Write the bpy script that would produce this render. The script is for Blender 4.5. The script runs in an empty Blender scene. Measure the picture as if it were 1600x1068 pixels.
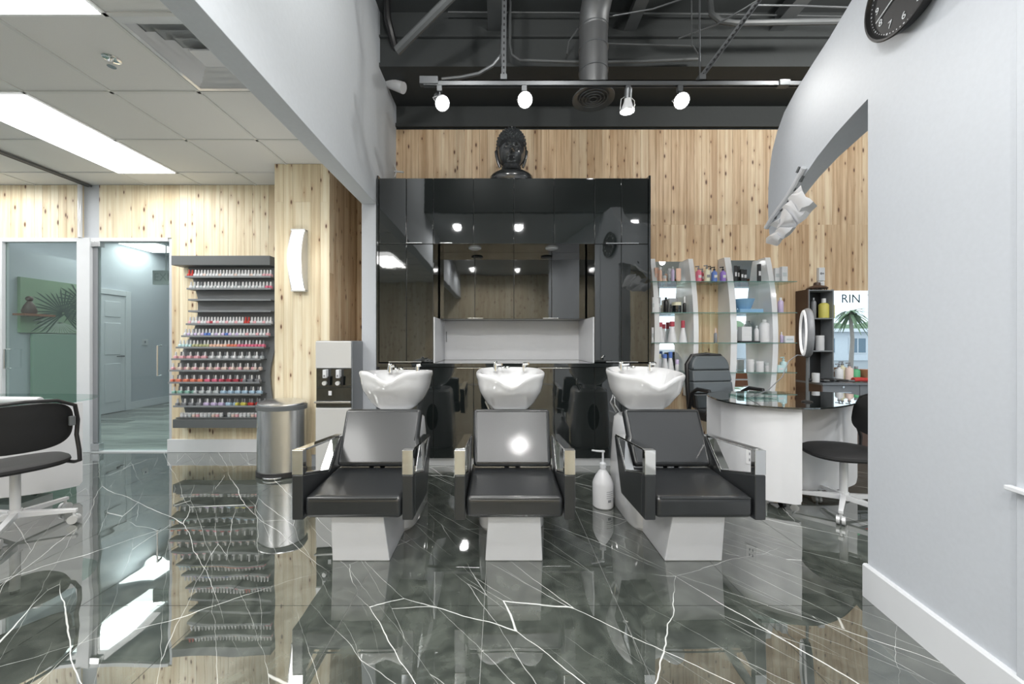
import bpy, bmesh, math, random
from mathutils import Vector, Matrix
random.seed(7)
C = bpy.context.scene.collection
PI = math.pi
F = 575.0; CX = 780.0; CY = 534.0; EYE = 1.22      # focal length (px of 1600), vanishing point, eye height

# ------------------------------------------------------------------ camera, world, exposure
cam = bpy.data.cameras.new('camera'); camo = bpy.data.objects.new('camera', cam); C.objects.link(camo)
camo.location = (0, 0, EYE); camo.rotation_euler = (PI/2, 0, 0)
cam.sensor_width = 36; cam.lens = 36*F/1600; cam.shift_x = 20/1600; cam.clip_start = 0.05; cam.clip_end = 200
bpy.context.scene.camera = camo
w = bpy.data.worlds.new('world'); bpy.context.scene.world = w; w.use_nodes = True
bg = w.node_tree.nodes['Background']
bg.inputs[0].default_value = (0.80, 0.90, 1.0, 1); bg.inputs[1].default_value = 1.4
vs = bpy.context.scene.view_settings
vs.view_transform = 'Standard'; vs.look = 'None'; vs.gamma = 1; vs.use_curve_mapping = False
vs.exposure = 0.46

def light(name, kind, loc, energy, color=(1, 1, 1), size=0.2, sizey=None, rot=(0, 0, 0), spot=None):
    l = bpy.data.lights.new(name, kind); l.energy = energy; l.color = color
    if kind == 'AREA':
        l.size = size
        if sizey: l.shape = 'RECTANGLE'; l.size_y = sizey
    elif kind in ('POINT', 'SPOT'): l.shadow_soft_size = size
    if spot: l.spot_size = spot; l.spot_blend = 0.6
    o = bpy.data.objects.new(name, l); C.objects.link(o); o.location = loc; o.rotation_euler = rot
    return o
# (the lamps' light; the fittings themselves are built further down)
# recessed troffers over the left room (two in view, others of the same grid)
TROFFERS = [(-3.58, 3.18), (-2.40, 1.33), (-4.8, 1.33), (-5.4, 3.18), (-2.40, -0.7), (-4.8, -0.7)]
for x, y in TROFFERS:
    light('troffer_light', 'AREA', (x, y, 2.925), 16, (1, 0.99, 0.96), 0.55, 1.15)
for x, y in [(-6.35, 6.75), (-5.6, 5.6), (-3.4, 6.2)]:
    light('back_room_light', 'AREA', (x, y, 2.93), 7.5, (0.97, 0.99, 1), 0.5, 0.6)
# small downlights over the front of the hall, behind the camera
DOWN = [(-0.75, 0.65), (0.35, 0.65), (-0.75, -0.9), (0.35, -0.9), (-0.75, -2.5), (0.5, -2.5), (2.3, 0.9), (3.6, 0.9), (2.6, -0.9), (4.2, -0.9), (3.4, -2.6), (6.0, 0.6), (6.0, -1.6)]
for x, y in DOWN:
    light('downlight_lamp', 'SPOT', (x, y, 3.27), 78, (1, 0.99, 0.97), 0.07, spot=math.radians(165))

# fill bulbs added out of view in the black ceiling, brightening the upper hall
HIGH_FILL = [(-0.35, 1.75), (0.55, 1.75), (2.75, 2.5), (3.9, 2.5), (6.0, 2.3)]
for x, y in HIGH_FILL:
    light('high_fill', 'POINT', (x, y, 3.92), 25 if x < 1 else 36, (1, 0.985, 0.95), 0.055)

# ------------------------------------------------------------------ materials
M = {}
def new_mat(name):
    m = bpy.data.materials.new(name); m.use_nodes = True; M[name] = m
    return m, m.node_tree, m.node_tree.nodes['Principled BSDF']
def mat(name, col, rough=0.5, metal=0.0, coat=0.0, bump=None, emit=None, spec=None, trans=None):
    m, nt, b = new_mat(name)
    b.inputs['Base Color'].default_value = (*col, 1); b.inputs['Roughness'].default_value = rough
    b.inputs['Metallic'].default_value = metal; b.inputs['Coat Weight'].default_value = coat
    if coat: b.inputs['Coat Roughness'].default_value = 0.03
    if spec is not None: b.inputs['Specular IOR Level'].default_value = spec
    if trans: b.inputs['Transmission Weight'].default_value = trans
    if emit: b.inputs['Emission Color'].default_value = (*emit[0], 1); b.inputs['Emission Strength'].default_value = emit[1]
    N = nt.nodes; L = nt.links
    tc = N.new('ShaderNodeTexCoord'); no = N.new('ShaderNodeTexNoise')
    no.inputs['Scale'].default_value = bump[0] if bump else 6; no.inputs['Detail'].default_value = 4
    L.new(tc.outputs['Object'], no.inputs['Vector'])
    if bump:
        bp = N.new('ShaderNodeBump'); bp.inputs['Strength'].default_value = bump[1]; bp.inputs['Distance'].default_value = bump[2]
        L.new(no.outputs['Fac'], bp.inputs['Height']); L.new(bp.outputs[0], b.inputs['Normal'])
        if coat: L.new(bp.outputs[0], b.inputs['Coat Normal'])
    # faint tonal variation so that no surface is dead flat
    if not emit and not metal:
        mx = N.new('ShaderNodeMix'); mx.data_type = 'RGBA'
        mx.inputs[6].default_value = (*[c*0.95 for c in col], 1); mx.inputs[7].default_value = (*[min(1, c*1.04) for c in col], 1)
        L.new(no.outputs['Fac'], mx.inputs[0]); L.new(mx.outputs[2], b.inputs['Base Color'])
    return m
mat('paint_white', (0.53, 0.56, 0.605), 0.55, bump=(60, 0.04, 0.002))
mat('paint_stucco', (0.60, 0.635, 0.67), 0.8, bump=(35, 0.25, 0.004))
mat('trim_white', (0.70, 0.72, 0.75), 0.35)
mat('white_gloss', (0.76, 0.77, 0.79), 0.10, coat=0.6)
mat('white_satin', (0.72, 0.73, 0.755), 0.3)
mat('ceramic', (0.74, 0.745, 0.755), 0.07, coat=0.8)
mat('ceiling_tile', (0.74, 0.745, 0.735), 0.9, bump=(220, 0.2, 0.002))
mat('ceiling_grid', (0.68, 0.69, 0.68), 0.5)
mat('floor_grout', (0.42, 0.43, 0.42), 0.6)
mat('dark_paint', (0.048, 0.053, 0.054), 0.75, bump=(25, 0.3, 0.004))
mat('dark_steel', (0.10, 0.107, 0.11), 0.5)
mat('grey_steel', (0.17, 0.18, 0.19), 0.4, metal=0.6)
mat('duct_metal', (0.15, 0.155, 0.16), 0.45, metal=0.5)
mat('grey_ceiling', (0.42, 0.44, 0.45), 0.8)
mat('black_lacquer', (0.010, 0.013, 0.013), 0.035, coat=1.0, bump=(3.0, 0.06, 0.012), spec=0.9)
mat('black_plastic', (0.018, 0.018, 0.019), 0.35)
mat('black_fabric', (0.012, 0.012, 0.013), 0.65, bump=(300, 0.2, 0.001))
mat('leather', (0.019, 0.021, 0.023), 0.29, coat=0.35, bump=(160, 0.12, 0.0015), spec=0.8)
mat('sheen_leather', (0.10, 0.115, 0.125), 0.38, coat=0.2, bump=(160, 0.1, 0.001))  # black leather with its pale reflected sheen put into the colour
mat('chrome', (0.88, 0.88, 0.87), 0.06, metal=1)
mat('brushed', (0.72, 0.73, 0.74), 0.27, metal=1)
mat('aluminium', (0.74, 0.75, 0.76), 0.38, metal=0.45)
mat('rack_grey', (0.115, 0.125, 0.13), 0.45)
mat('rack_grey_light', (0.22, 0.235, 0.25), 0.4)
mat('brown_side', (0.085, 0.05, 0.036), 0.4)
mat('drawer_grey', (0.17, 0.185, 0.205), 0.35)
mat('black_stone', (0.045, 0.048, 0.052), 0.22, coat=0.8, spec=0.8)
mat('stone_hair', (0.045, 0.052, 0.058), 0.3, coat=0.6, bump=(70, 1.0, 0.02))
mat('desk_glass_top', (0.012, 0.016, 0.016), 0.02, coat=1.0, spec=1.0)
mat('lamp_face', (1, 1, 1), 0.5, emit=((1, 1, 1), 22))
mat('panel_glow', (1, 1, 1), 0.5, emit=((1, 1, 0.99), 3.2))
mat('sconce_glow', (1, 1, 1), 0.5, emit=((1, 0.98, 0.93), 3.5))
mat('ring_glow', (0.8, 0.8, 0.8), 0.4, emit=((1, 1, 1), 0.25))
mat('sky_blue', (0.24, 0.45, 0.68), 0.45)
mat('pale_aqua', (0.55, 0.75, 0.78), 0.3)
mat('yellow', (0.62, 0.56, 0.12), 0.35)
mat('green', (0.10, 0.45, 0.22), 0.35)
mat('red', (0.55, 0.06, 0.05), 0.3)
mat('cap_red', (0.46, 0.07, 0.10), 0.3)
mat('pink', (0.75, 0.18, 0.28), 0.3)
mat('rose', (0.80, 0.45, 0.50), 0.3)
mat('peach', (0.85, 0.55, 0.42), 0.3)
mat('purple', (0.32, 0.20, 0.62), 0.3)
mat('lilac', (0.62, 0.52, 0.76), 0.3)
mat('royal_blue', (0.12, 0.22, 0.60), 0.3)
mat('cream', (0.80, 0.78, 0.58), 0.35)
mat('coral', (0.78, 0.25, 0.17), 0.25)
mat('nude', (0.78, 0.62, 0.56), 0.25)
mat('gold_green', (0.62, 0.62, 0.35), 0.3, metal=0.4)
mat('teal', (0.30, 0.52, 0.45), 0.25)
mat('powder_blue', (0.45, 0.62, 0.78), 0.25)
mat('smoke', (0.25, 0.26, 0.28), 0.25)
mat('wood_brown', (0.30, 0.13, 0.07), 0.5)
mat('wood_bowl', (0.45, 0.22, 0.12), 0.4)
mat('silver_box', (0.35, 0.36, 0.38), 0.3, metal=0.5)
mat('clear_grey', (0.55, 0.60, 0.62), 0.15, coat=0.5)
mat('vinyl_grout', (0.25, 0.26, 0.26), 0.7)
mat('house_white', (0.75, 0.78, 0.82), 0.8)
mat('house_glass', (0.15, 0.22, 0.28), 0.1)
mat('foliage', (0.20, 0.27, 0.16), 0.8)
mat('bark', (0.35, 0.30, 0.26), 0.9)
mat('asphalt', (0.30, 0.31, 0.32), 0.9)
mat('pale_grey_letter', (0.50, 0.54, 0.55), 0.6)
mat('letter_teal', (0.05, 0.14, 0.14), 0.5)
mat('canvas_green', (0.27, 0.38, 0.26), 0.8)
mat('leaf_dark', (0.055, 0.10, 0.075), 0.8)
mat('leaf_light', (0.42, 0.50, 0.42), 0.8)
mat('teal_partition', (0.30, 0.42, 0.35), 0.4)

def glass_mat(name, tint, refl=1.0):
    m = bpy.data.materials.new(name); m.use_nodes = True; M[name] = m
    nt = m.node_tree; N = nt.nodes; L = nt.links; N.clear()
    o = N.new('ShaderNodeOutputMaterial'); mx = N.new('ShaderNodeMixShader')
    t = N.new('ShaderNodeBsdfTransparent'); g = N.new('ShaderNodeBsdfGlossy'); fr = N.new('ShaderNodeFresnel')
    t.inputs[0].default_value = (*tint, 1); g.inputs['Roughness'].default_value = 0.0
    fr.inputs[0].default_value = 1.45 if refl == 1 else 1.9
    ge = N.new('ShaderNodeNewGeometry'); sb = N.new('ShaderNodeMath'); sb.operation = 'SUBTRACT'; sb.use_clamp = True
    fr.inputs[0].default_value = 1.45 if refl == 1 else 1.75
    L.new(fr.outputs[0], sb.inputs[0]); L.new(ge.outputs['Backfacing'], sb.inputs[1])      # the far face of a pane adds no second mirror
    L.new(sb.outputs[0], mx.inputs[0]); L.new(t.outputs[0], mx.inputs[1]); L.new(g.outputs[0], mx.inputs[2]); L.new(mx.outputs[0], o.inputs[0])
    return m
glass_mat('glass', (0.86, 0.92, 0.91)); glass_mat('door_glass', (0.82, 0.885, 0.862), 2); glass_mat('window_glass', (0.95, 0.98, 0.98))
glass_mat('shelf_glass', (0.80, 0.90, 0.87))
mat('mirror', (0.93, 0.95, 0.95), 0.0, metal=1)
mat('glass_edge', (0.10, 0.22, 0.19), 0.15)

def wood_material():
    m, nt, b = new_mat('pine'); N = nt.nodes; L = nt.links
    def math_(op, a, c=None, clamp=False):
        n = N.new('ShaderNodeMath'); n.operation = op; n.use_clamp = clamp
        for i, v in ((0, a), (1, c)):
            if v is None: continue
            if isinstance(v, (int, float)): n.inputs[i].default_value = v
            else: L.new(v, n.inputs[i])
        return n.outputs[0]
    tc = N.new('ShaderNodeTexCoord'); oi = N.new('ShaderNodeObjectInfo')
    rnd = N.new('ShaderNodeCombineXYZ')
    L.new(math_('MULTIPLY', oi.outputs['Random'], 37.0), rnd.inputs[0]); L.new(math_('MULTIPLY', oi.outputs['Random'], 91.0), rnd.inputs[2])
    add = N.new('ShaderNodeVectorMath'); add.operation = 'ADD'
    L.new(tc.outputs['Object'], add.inputs[0]); L.new(rnd.outputs[0], add.inputs[1])
    def noise(sx, sz, scale, detail=3):
        mp = N.new('ShaderNodeMapping'); mp.inputs['Scale'].default_value = (sx, 0.0, sz)
        L.new(add.outputs[0], mp.inputs[0])
        n = N.new('ShaderNodeTexNoise'); n.inputs['Scale'].default_value = scale; n.inputs['Detail'].default_value = detail
        L.new(mp.outputs[0], n.inputs['Vector']); return n.outputs['Fac'], mp
    strip, _ = noise(1, 0.03, 26, 2); grain, _ = noise(1, 0.04, 170, 2); blotch, _ = noise(1, 0.5, 4, 2)
    # knots
    mk = N.new('ShaderNodeMapping'); mk.inputs['Scale'].default_value = (11, 0, 4.2); L.new(add.outputs[0], mk.inputs[0])
    vo = N.new('ShaderNodeTexVoronoi'); vo.voronoi_dimensions = '2D'; vo.inputs['Scale'].default_value = 1.0
    sp_ = N.new('ShaderNodeSeparateXYZ'); cb = N.new('ShaderNodeCombineXYZ'); L.new(mk.outputs[0], sp_.inputs[0]); L.new(sp_.outputs[0], cb.inputs[0]); L.new(sp_.outputs[2], cb.inputs[1])
    L.new(cb.outputs[0], vo.inputs['Vector'])
    kn = N.new('ShaderNodeMapRange'); kn.inputs[1].default_value = 0.11; kn.inputs[2].default_value = 0.05; kn.inputs[3].default_value = 0; kn.inputs[4].default_value = 1
    L.new(vo.outputs['Distance'], kn.inputs[0])
    sel = N.new('ShaderNodeSeparateColor'); L.new(vo.outputs['Color'], sel.inputs[0])
    pick = math_('LESS_THAN', sel.outputs[0], 0.50)
    L.new(math_('ADD', math_('MULTIPLY', sel.outputs[1], 0.11), 0.045), kn.inputs[1]); L.new(math_('MULTIPLY', sel.outputs[1], 0.07), kn.inputs[2])
    knot = math_('MULTIPLY', kn.outputs[0], pick)
    halo = N.new('ShaderNodeMapRange'); halo.inputs[1].default_value = 0.32; halo.inputs[2].default_value = 0.06
    L.new(vo.outputs['Distance'], halo.inputs[0]); halo2 = math_('MULTIPLY', math_('MULTIPLY', halo.outputs[0], pick), 0.35)
    cr = N.new('ShaderNodeValToRGB'); e = cr.color_ramp.elements
    e[0].position = 0.30; e[0].color = (0.50, 0.33, 0.19, 1); e[1].position = 0.72; e[1].color = (0.84, 0.70, 0.50, 1)
    n2 = cr.color_ramp.elements.new(0.5); n2.color = (0.70, 0.52, 0.335, 1)
    f = math_('ADD', math_('MULTIPLY', strip, 0.85), math_('MULTIPLY', grain, 0.22))
    f = math_('SUBTRACT', f, 0.115)
    f = math_('ADD', f, math_('MULTIPLY', math_('SUBTRACT', oi.outputs['Random'], 0.5), 0.22))
    f = math_('ADD', f, math_('MULTIPLY', blotch, 0.16)); L.new(f, cr.inputs[0])
    m1 = N.new('ShaderNodeMix'); m1.data_type = 'RGBA'; L.new(halo2, m1.inputs[0]); L.new(cr.outputs[0], m1.inputs[6]); m1.inputs[7].default_value = (0.42, 0.22, 0.10, 1)
    m2 = N.new('ShaderNodeMix'); m2.data_type = 'RGBA'; L.new(knot, m2.inputs[0]); L.new(m1.outputs[2], m2.inputs[6]); m2.inputs[7].default_value = (0.13, 0.055, 0.03, 1)
    L.new(m2.outputs[2], b.inputs['Base Color']); b.inputs['Roughness'].default_value = 0.5
    bp = N.new('ShaderNodeBump'); bp.inputs['Strength'].default_value = 0.15; bp.inputs['Distance'].default_value = 0.002
    L.new(grain, bp.inputs['Height']); L.new(bp.outputs[0], b.inputs['Normal'])
    m.name = 'pine'
    p = m.copy(); p.name = 'pine_pale'; M['pine_pale'] = p          # the paler boards of the left room
    for n in p.node_tree.nodes:
        if n.type == 'VALTORGB':
            for el, c in zip(n.color_ramp.elements, ((0.62, 0.50, 0.33, 1), (0.76, 0.66, 0.47, 1), (0.86, 0.79, 0.62, 1))): el.color = c
wood_material()

def marble_material():
    m, nt, b = new_mat('marble'); N = nt.nodes; L = nt.links
    geo = N.new('ShaderNodeNewGeometry')
    def wave(vec_out, amp, scale):
        n = N.new('ShaderNodeTexNoise'); n.inputs['Scale'].default_value = scale; n.inputs['Detail'].default_value = 3
        L.new(vec_out, n.inputs['Vector'])
        s = N.new('ShaderNodeVectorMath'); s.operation = 'SUBTRACT'; s.inputs[1].default_value = (0.5, 0.5, 0.5); L.new(n.outputs['Color'], s.inputs[0])
        k = N.new('ShaderNodeVectorMath'); k.operation = 'SCALE'; k.inputs['Scale'].default_value = amp; L.new(s.outputs[0], k.inputs[0])
        a = N.new('ShaderNodeVectorMath'); a.operation = 'ADD'; L.new(vec_out, a.inputs[0]); L.new(k.outputs[0], a.inputs[1])
        return a.outputs[0]
    def veins(rot, scl, width, amp, ns, off, mscale, mlo, mhi):
        v = wave(geo.outputs['Position'], amp, ns)
        r = N.new('ShaderNodeMapping'); r.inputs['Rotation'].default_value = (0, 0, rot); r.inputs['Location'].default_value = (off, off*1.7, 0); L.new(v, r.inputs[0])
        s = N.new('ShaderNodeMapping'); s.inputs['Scale'].default_value = (scl[0], scl[1], 0); L.new(r.outputs[0], s.inputs[0])
        vo = N.new('ShaderNodeTexVoronoi'); vo.feature = 'DISTANCE_TO_EDGE'; vo.inputs['Scale'].default_value = 1; vo.voronoi_dimensions = '2D'
        L.new(s.outputs[0], vo.inputs['Vector'])
        mn = N.new('ShaderNodeTexNoise'); mn.inputs['Scale'].default_value = mscale; mn.inputs['Detail'].default_value = 2; L.new(r.outputs[0], mn.inputs['Vector'])
        mr = N.new('ShaderNodeMapRange'); mr.inputs[1].default_value = mlo; mr.inputs[2].default_value = mhi; mr.inputs[3].default_value = 0; mr.inputs[4].default_value = width
        L.new(mn.outputs['Fac'], mr.inputs[0])
        d = N.new('ShaderNodeMath'); d.operation = 'DIVIDE'; L.new(vo.outputs['Distance'], d.inputs[0])
        mxm = N.new('ShaderNodeMath'); mxm.operation = 'MAXIMUM'; mxm.inputs[1].default_value = 0.00005; L.new(mr.outputs[0], mxm.inputs[0]); L.new(mxm.outputs[0], d.inputs[1])
        o = N.new('ShaderNodeMapRange'); o.inputs[1].default_value = 1.5; o.inputs[2].default_value = 0.6; L.new(d.outputs[0], o.inputs[0])
        return o.outputs[0]
    a1 = veins(math.radians(42), (0.40, 2.6), 0.0068, 0.07, 2.6, 3.1, 1.1, 0.38, 0.78)
    a2 = veins(math.radians(50), (0.62, 7.5), 0.0105, 0.05, 3.5, 11.3, 1.5, 0.40, 0.80)
    a3 = veins(math.radians(-25), (0.6, 1.5), 0.0036, 0.12, 3.4, 7.7, 1.6, 0.45, 0.78)
    def mx(x, y):
        n = N.new('ShaderNodeMath'); n.operation = 'MAXIMUM'; L.new(x, n.inputs[0]); L.new(y, n.inputs[1]); return n.outputs[0]
    a2s = N.new('ShaderNodeMath'); a2s.operation = 'MULTIPLY'; a2s.inputs[1].default_value = 0.62; L.new(a2, a2s.inputs[0])
    v = mx(mx(a1, a2s.outputs[0]), a3)
    n = N.new('ShaderNodeTexNoise'); n.inputs['Scale'].default_value = 12; n.inputs['Detail'].default_value = 10; L.new(wave(geo.outputs['Position'], 0.5, 2), n.inputs['Vector'])
    cr = N.new('ShaderNodeValToRGB'); cr.color_ramp.elements[0].position = 0.38; cr.color_ramp.elements[0].color = (0.050, 0.058, 0.051, 1)
    cr.color_ramp.elements[1].position = 0.68; cr.color_ramp.elements[1].color = (0.105, 0.118, 0.103, 1); L.new(n.outputs['Fac'], cr.inputs[0])
    mm = N.new('ShaderNodeMix'); mm.data_type = 'RGBA'; L.new(v, mm.inputs[0]); L.new(cr.outputs[0], mm.inputs[6]); mm.inputs[7].default_value = (0.80, 0.82, 0.80, 1)
    L.new(mm.outputs[2], b.inputs['Base Color']); b.inputs['Roughness'].default_value = 0.015
    b.inputs['Specular IOR Level'].default_value = 1.0; b.inputs['IOR'].default_value = 1.6
    b.inputs['Coat Weight'].default_value = 1.0; b.inputs['Coat Roughness'].default_value = 0.0; b.inputs['Coat IOR'].default_value = 1.7
    bn = N.new('ShaderNodeTexNoise'); bn.inputs['Scale'].default_value = 2.6; bn.inputs['Detail'].default_value = 1; L.new(geo.outputs['Position'], bn.inputs['Vector'])
    bp = N.new('ShaderNodeBump'); bp.inputs['Strength'].default_value = 0.35; bp.inputs['Distance'].default_value = 0.006; L.new(bn.outputs['Fac'], bp.inputs['Height'])
    L.new(bp.outputs[0], b.inputs['Normal']); L.new(bp.outputs[0], b.inputs['Coat Normal'])
marble_material()

def vinyl_material():
    m, nt, b = new_mat('vinyl'); N = nt.nodes; L = nt.links
    tc = N.new('ShaderNodeTexCoord'); oi = N.new('ShaderNodeObjectInfo'); mp = N.new('ShaderNodeMapping'); mp.inputs['Scale'].default_value = (0.8, 14, 1)
    n = N.new('ShaderNodeTexNoise'); n.inputs['Scale'].default_value = 3; n.inputs['Detail'].default_value = 4
    L.new(tc.outputs['Object'], mp.inputs[0]); L.new(mp.outputs[0], n.inputs['Vector'])
    a = N.new('ShaderNodeMath'); a.operation = 'ADD'; L.new(n.outputs['Fac'], a.inputs[0])
    k = N.new('ShaderNodeMath'); k.operation = 'MULTIPLY_ADD'; k.inputs[1].default_value = 0.3; k.inputs[2].default_value = -0.15; L.new(oi.outputs['Random'], k.inputs[0]); L.new(k.outputs[0], a.inputs[1])
    cr = N.new('ShaderNodeValToRGB'); cr.color_ramp.elements[0].position = 0.3; cr.color_ramp.elements[0].color = (0.25, 0.27, 0.26, 1)
    cr.color_ramp.elements[1].position = 0.7; cr.color_ramp.elements[1].color = (0.52, 0.54, 0.52, 1)
    L.new(a.outputs[0], cr.inputs[0]); L.new(cr.outputs[0], b.inputs['Base Color']); b.inputs['Roughness'].default_value = 0.3
vinyl_material()

# ------------------------------------------------------------------ geometry helpers
class MB:
    """collects faces; build() links them as ONE mesh object"""
    def __init__(s): s.v = []; s.f = []
    def add(s, vs_, fs):
        n = len(s.v); s.v += [tuple(p) for p in vs_]; s.f += [tuple(i+n for i in f) for f in fs]; return s
    def box(s, x0, x1, y0, y1, z0, z1):
        return s.add([(x0,y0,z0),(x1,y0,z0),(x1,y1,z0),(x0,y1,z0),(x0,y0,z1),(x1,y0,z1),(x1,y1,z1),(x0,y1,z1)],
                     [(0,3,2,1),(4,5,6,7),(0,1,5,4),(1,2,6,5),(2,3,7,6),(3,0,4,7)])
    def obox(s, c, size, R=None):
        hx, hy, hz = [q/2 for q in size]; R = R or Matrix.Identity(3); c = Vector(c)
        P = [c + R @ Vector((a*hx, b*hy, d*hz)) for d in (-1, 1) for a, b in ((-1,-1),(1,-1),(1,1),(-1,1))]
        return s.add(P, [(0,3,2,1),(4,5,6,7),(0,1,5,4),(1,2,6,5),(2,3,7,6),(3,0,4,7)])
    def prism(s, pts, fa, fb):
        """pts: polygon of 2-vectors; fa, fb map a 2-vector to the two end planes"""
        n = len(pts); P = [fa(p) for p in pts] + [fb(p) for p in pts]
        return s.add(P, [tuple(range(n-1, -1, -1)), tuple(range(n, 2*n))] + [(i, (i+1) % n, n+(i+1) % n, n+i) for i in range(n)])
    def px(s, pts, x0, x1): return s.prism(pts, lambda p: (x0, p[0], p[1]), lambda p: (x1, p[0], p[1]))
    def py(s, pts, y0, y1): return s.prism(pts, lambda p: (p[0], y0, p[1]), lambda p: (p[0], y1, p[1]))
    def pz(s, pts, z0, z1): return s.prism(pts, lambda p: (p[0], p[1], z0), lambda p: (p[0], p[1], z1))
    def rings(s, R, cap0=True, cap1=True, closed=True):
        n = len(R[0]); P = [p for r in R for p in r]; Fs = []
        for i in range(len(R)-1):
            for j in range(n if closed else n-1):
                k = (j+1) % n; Fs.append((i*n+j, i*n+k, (i+1)*n+k, (i+1)*n+j))
        if cap0: Fs.append(tuple(range(n-1, -1, -1)))
        if cap1: Fs.append(tuple((len(R)-1)*n+j for j in range(n)))
        return s.add(P, Fs)
    def lathe(s, prof, c=(0,0,0), n=20, sx=1, sy=1):
        return s.rings([[(c[0]+r*sx*math.cos(2*PI*j/n), c[1]+r*sy*math.sin(2*PI*j/n), c[2]+z) for j in range(n)] for r, z in prof])
    def cyl(s, p0, p1, r0, r1=None, n=12):
        return s.tube([p0, p1], r0, n, r1)
    def tube(s, path, r, n=10, r1=None, closed=False):
        path = [Vector(p) for p in path]; R = []; up = None
        for i, p in enumerate(path):
            if closed: t = path[(i+1) % len(path)] - path[i-1]
            else: t = path[min(i+1, len(path)-1)] - path[max(i-1, 0)]
            t.normalize()
            if up is None:
                up = Vector((0,0,1)) if abs(t.z) < 0.9 else Vector((1,0,0))
            a = t.cross(up); a.normalize(); b = a.cross(t); up = b
            q = r if r1 is None else r + (r1-r)*i/(len(path)-1)
            R.append([tuple(p + a*q*math.cos(2*PI*j/n) + b*q*math.sin(2*PI*j/n)) for j in range(n)])
        if closed: R.append(R[0]); return s.rings(R, False, False)
        return s.rings(R)
    def ball(s, c, r, n=12, m=8, sz=(1,1,1)):
        return s.rings([[(c[0]+r*sz[0]*math.sin(a)*math.cos(2*PI*j/n), c[1]+r*sz[1]*math.sin(a)*math.sin(2*PI*j/n), c[2]-r*sz[2]*math.cos(a)) for j in range(n)]
                        for a in [PI*(i+0.15)/(m+0.3) for i in range(m+1)]])
    def mesh(s, name, mt):
        me = bpy.data.meshes.new(name); me.from_pydata(s.v, [], s.f); me.materials.append(M[mt] if isinstance(mt, str) else mt)
        bm = bmesh.new(); bm.from_mesh(me); bmesh.ops.recalc_face_normals(bm, faces=bm.faces); bm.to_mesh(me); bm.free()
        me.polygons.foreach_set('use_smooth', [True]*len(me.polygons)); me.set_sharp_from_angle(angle=math.radians(36)); return me
    def build(s, name, mt, parent=None, bevel=0, seg=2, world=False, sub=0):
        if world and parent is not None:
            o0 = WORLD.get(parent.name, parent.location); s.v = [(p[0]-o0[0], p[1]-o0[1], p[2]-o0[2]) for p in s.v]
        o = bpy.data.objects.new(name, s.mesh(name, mt)); C.objects.link(o); o.parent = parent
        if parent is not None and world: WORLD[o.name] = tuple(WORLD.get(parent.name, parent.location))
        if bevel:
            b = o.modifiers.new('bevel', 'BEVEL'); b.width = bevel; b.segments = seg; b.limit_method = 'ANGLE'; b.angle_limit = math.radians(35); b.harden_normals = True
        if sub:
            b = o.modifiers.new('sub', 'SUBSURF'); b.levels = sub; b.render_levels = sub
        return o
WORLD = {}
def at(px, py, Y):      # a photo pixel at a distance -> world point
    return ((px-CX)*Y/F, Y, EYE+(CY-py)*Y/F)
def thing(name, label, cat, loc=(0,0,0), rz=0, group=None):
    o = bpy.data.objects.new(name, None); C.objects.link(o); o.location = loc; o.rotation_euler = (0,0,rz); o.empty_display_size = 0.1
    o['label'] = label; o['category'] = cat
    if group: o['group'] = group
    return o
def tag(o, label, cat, group=None):
    o['label'] = label; o['category'] = cat
    if group: o['group'] = group
    return o
def struct(o): o['kind'] = 'structure'; return o
def inst(name, me, loc, parent=None, rot=(0,0,0)):
    o = bpy.data.objects.new(name, me); C.objects.link(o); o.location = loc; o.rotation_euler = rot; o.parent = parent; return o
def copy_tree(o, parent=None):
    c = o.copy(); C.objects.link(c)
    if parent: c.parent = parent
    for ch in [q for q in KIDS.get(o.name, list(o.children))]: copy_tree(ch, c)
    return c
KIDS = {}

# ================================================================== THE SETTING
# ---- floors
fl = struct(MB().box(-6.9, 14, -3.6, 4.12, -0.12, -0.004).build('floor', 'floor_grout'))
TW, TD = 0.6215, 1.22; J = 0.0013
tm = MB().box(0+J, TW-J, 0+J, TD-J, -0.004, 0).mesh('floor_tile', 'marble')
for i in range(-11, 23):
    for j in range(-4, 3):
        x = -0.07 + i*TW; y = 1.704 + (j-0)*TD - 0
        if x + TW < -6.9 or x > 13.9: continue
        y1 = y + TD
        if j == 2:                                        # last row cut at the back wall
            if x + TW > -2.2:
                o = inst('floor_tile', MB().box(J, TW-J, J, 4.3-y, -0.004, 0).mesh('floor_tile_cut', 'marble') if 'cutm' not in globals() else cutm, (x, y, 0), fl); cutm = o.data
            continue
        if j < -4: continue
        inst('floor_tile', tm, (x, y, 0), fl)
fb = struct(MB().box(-6.9, -2.0, 4.12, 8.9, -0.12, -0.006).build('floor_back_room', 'vinyl_grout'))
vm = MB().box(0.001, 1.199, 0.001, 0.178, -0.006, 0.0).mesh('floor_plank', 'vinyl')
for r in range(27):
    for c in range(-1, 5):
        x = -6.7 + c*1.2 + (r*0.43) % 1.2
        if x < -6.75 or x+1.2 > -2.0+1.2: continue
        inst('floor_plank', vm, (x, 4.12+0.179*r, 0), fb)

# ---- boarded walls : every board its own piece
_pm = {}
def board(wall, x, y, z0, z1, width=0.0895, axis='x', mt='pine'):
    key = (round(width, 4), round(z1-z0, 3), axis, mt)
    if key not in _pm:
        h = z1-z0; g = 0.0006
        pts = [(g, 0), (g, -0.0105), (g+0.0014, -0.012), (width-g-0.0014, -0.012), (width-g, -0.0105), (width-g, 0)]
        m = MB().prism(pts, lambda p: (p[0], p[1], 0.0006), lambda p: (p[0], p[1], h-0.0006)); _pm[key] = m.mesh('board', mt)
    return inst('board', _pm[key], (x, y, z0), wall, (0, 0, 0 if axis == 'x' else PI/2))
PW = 0.0895
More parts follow.
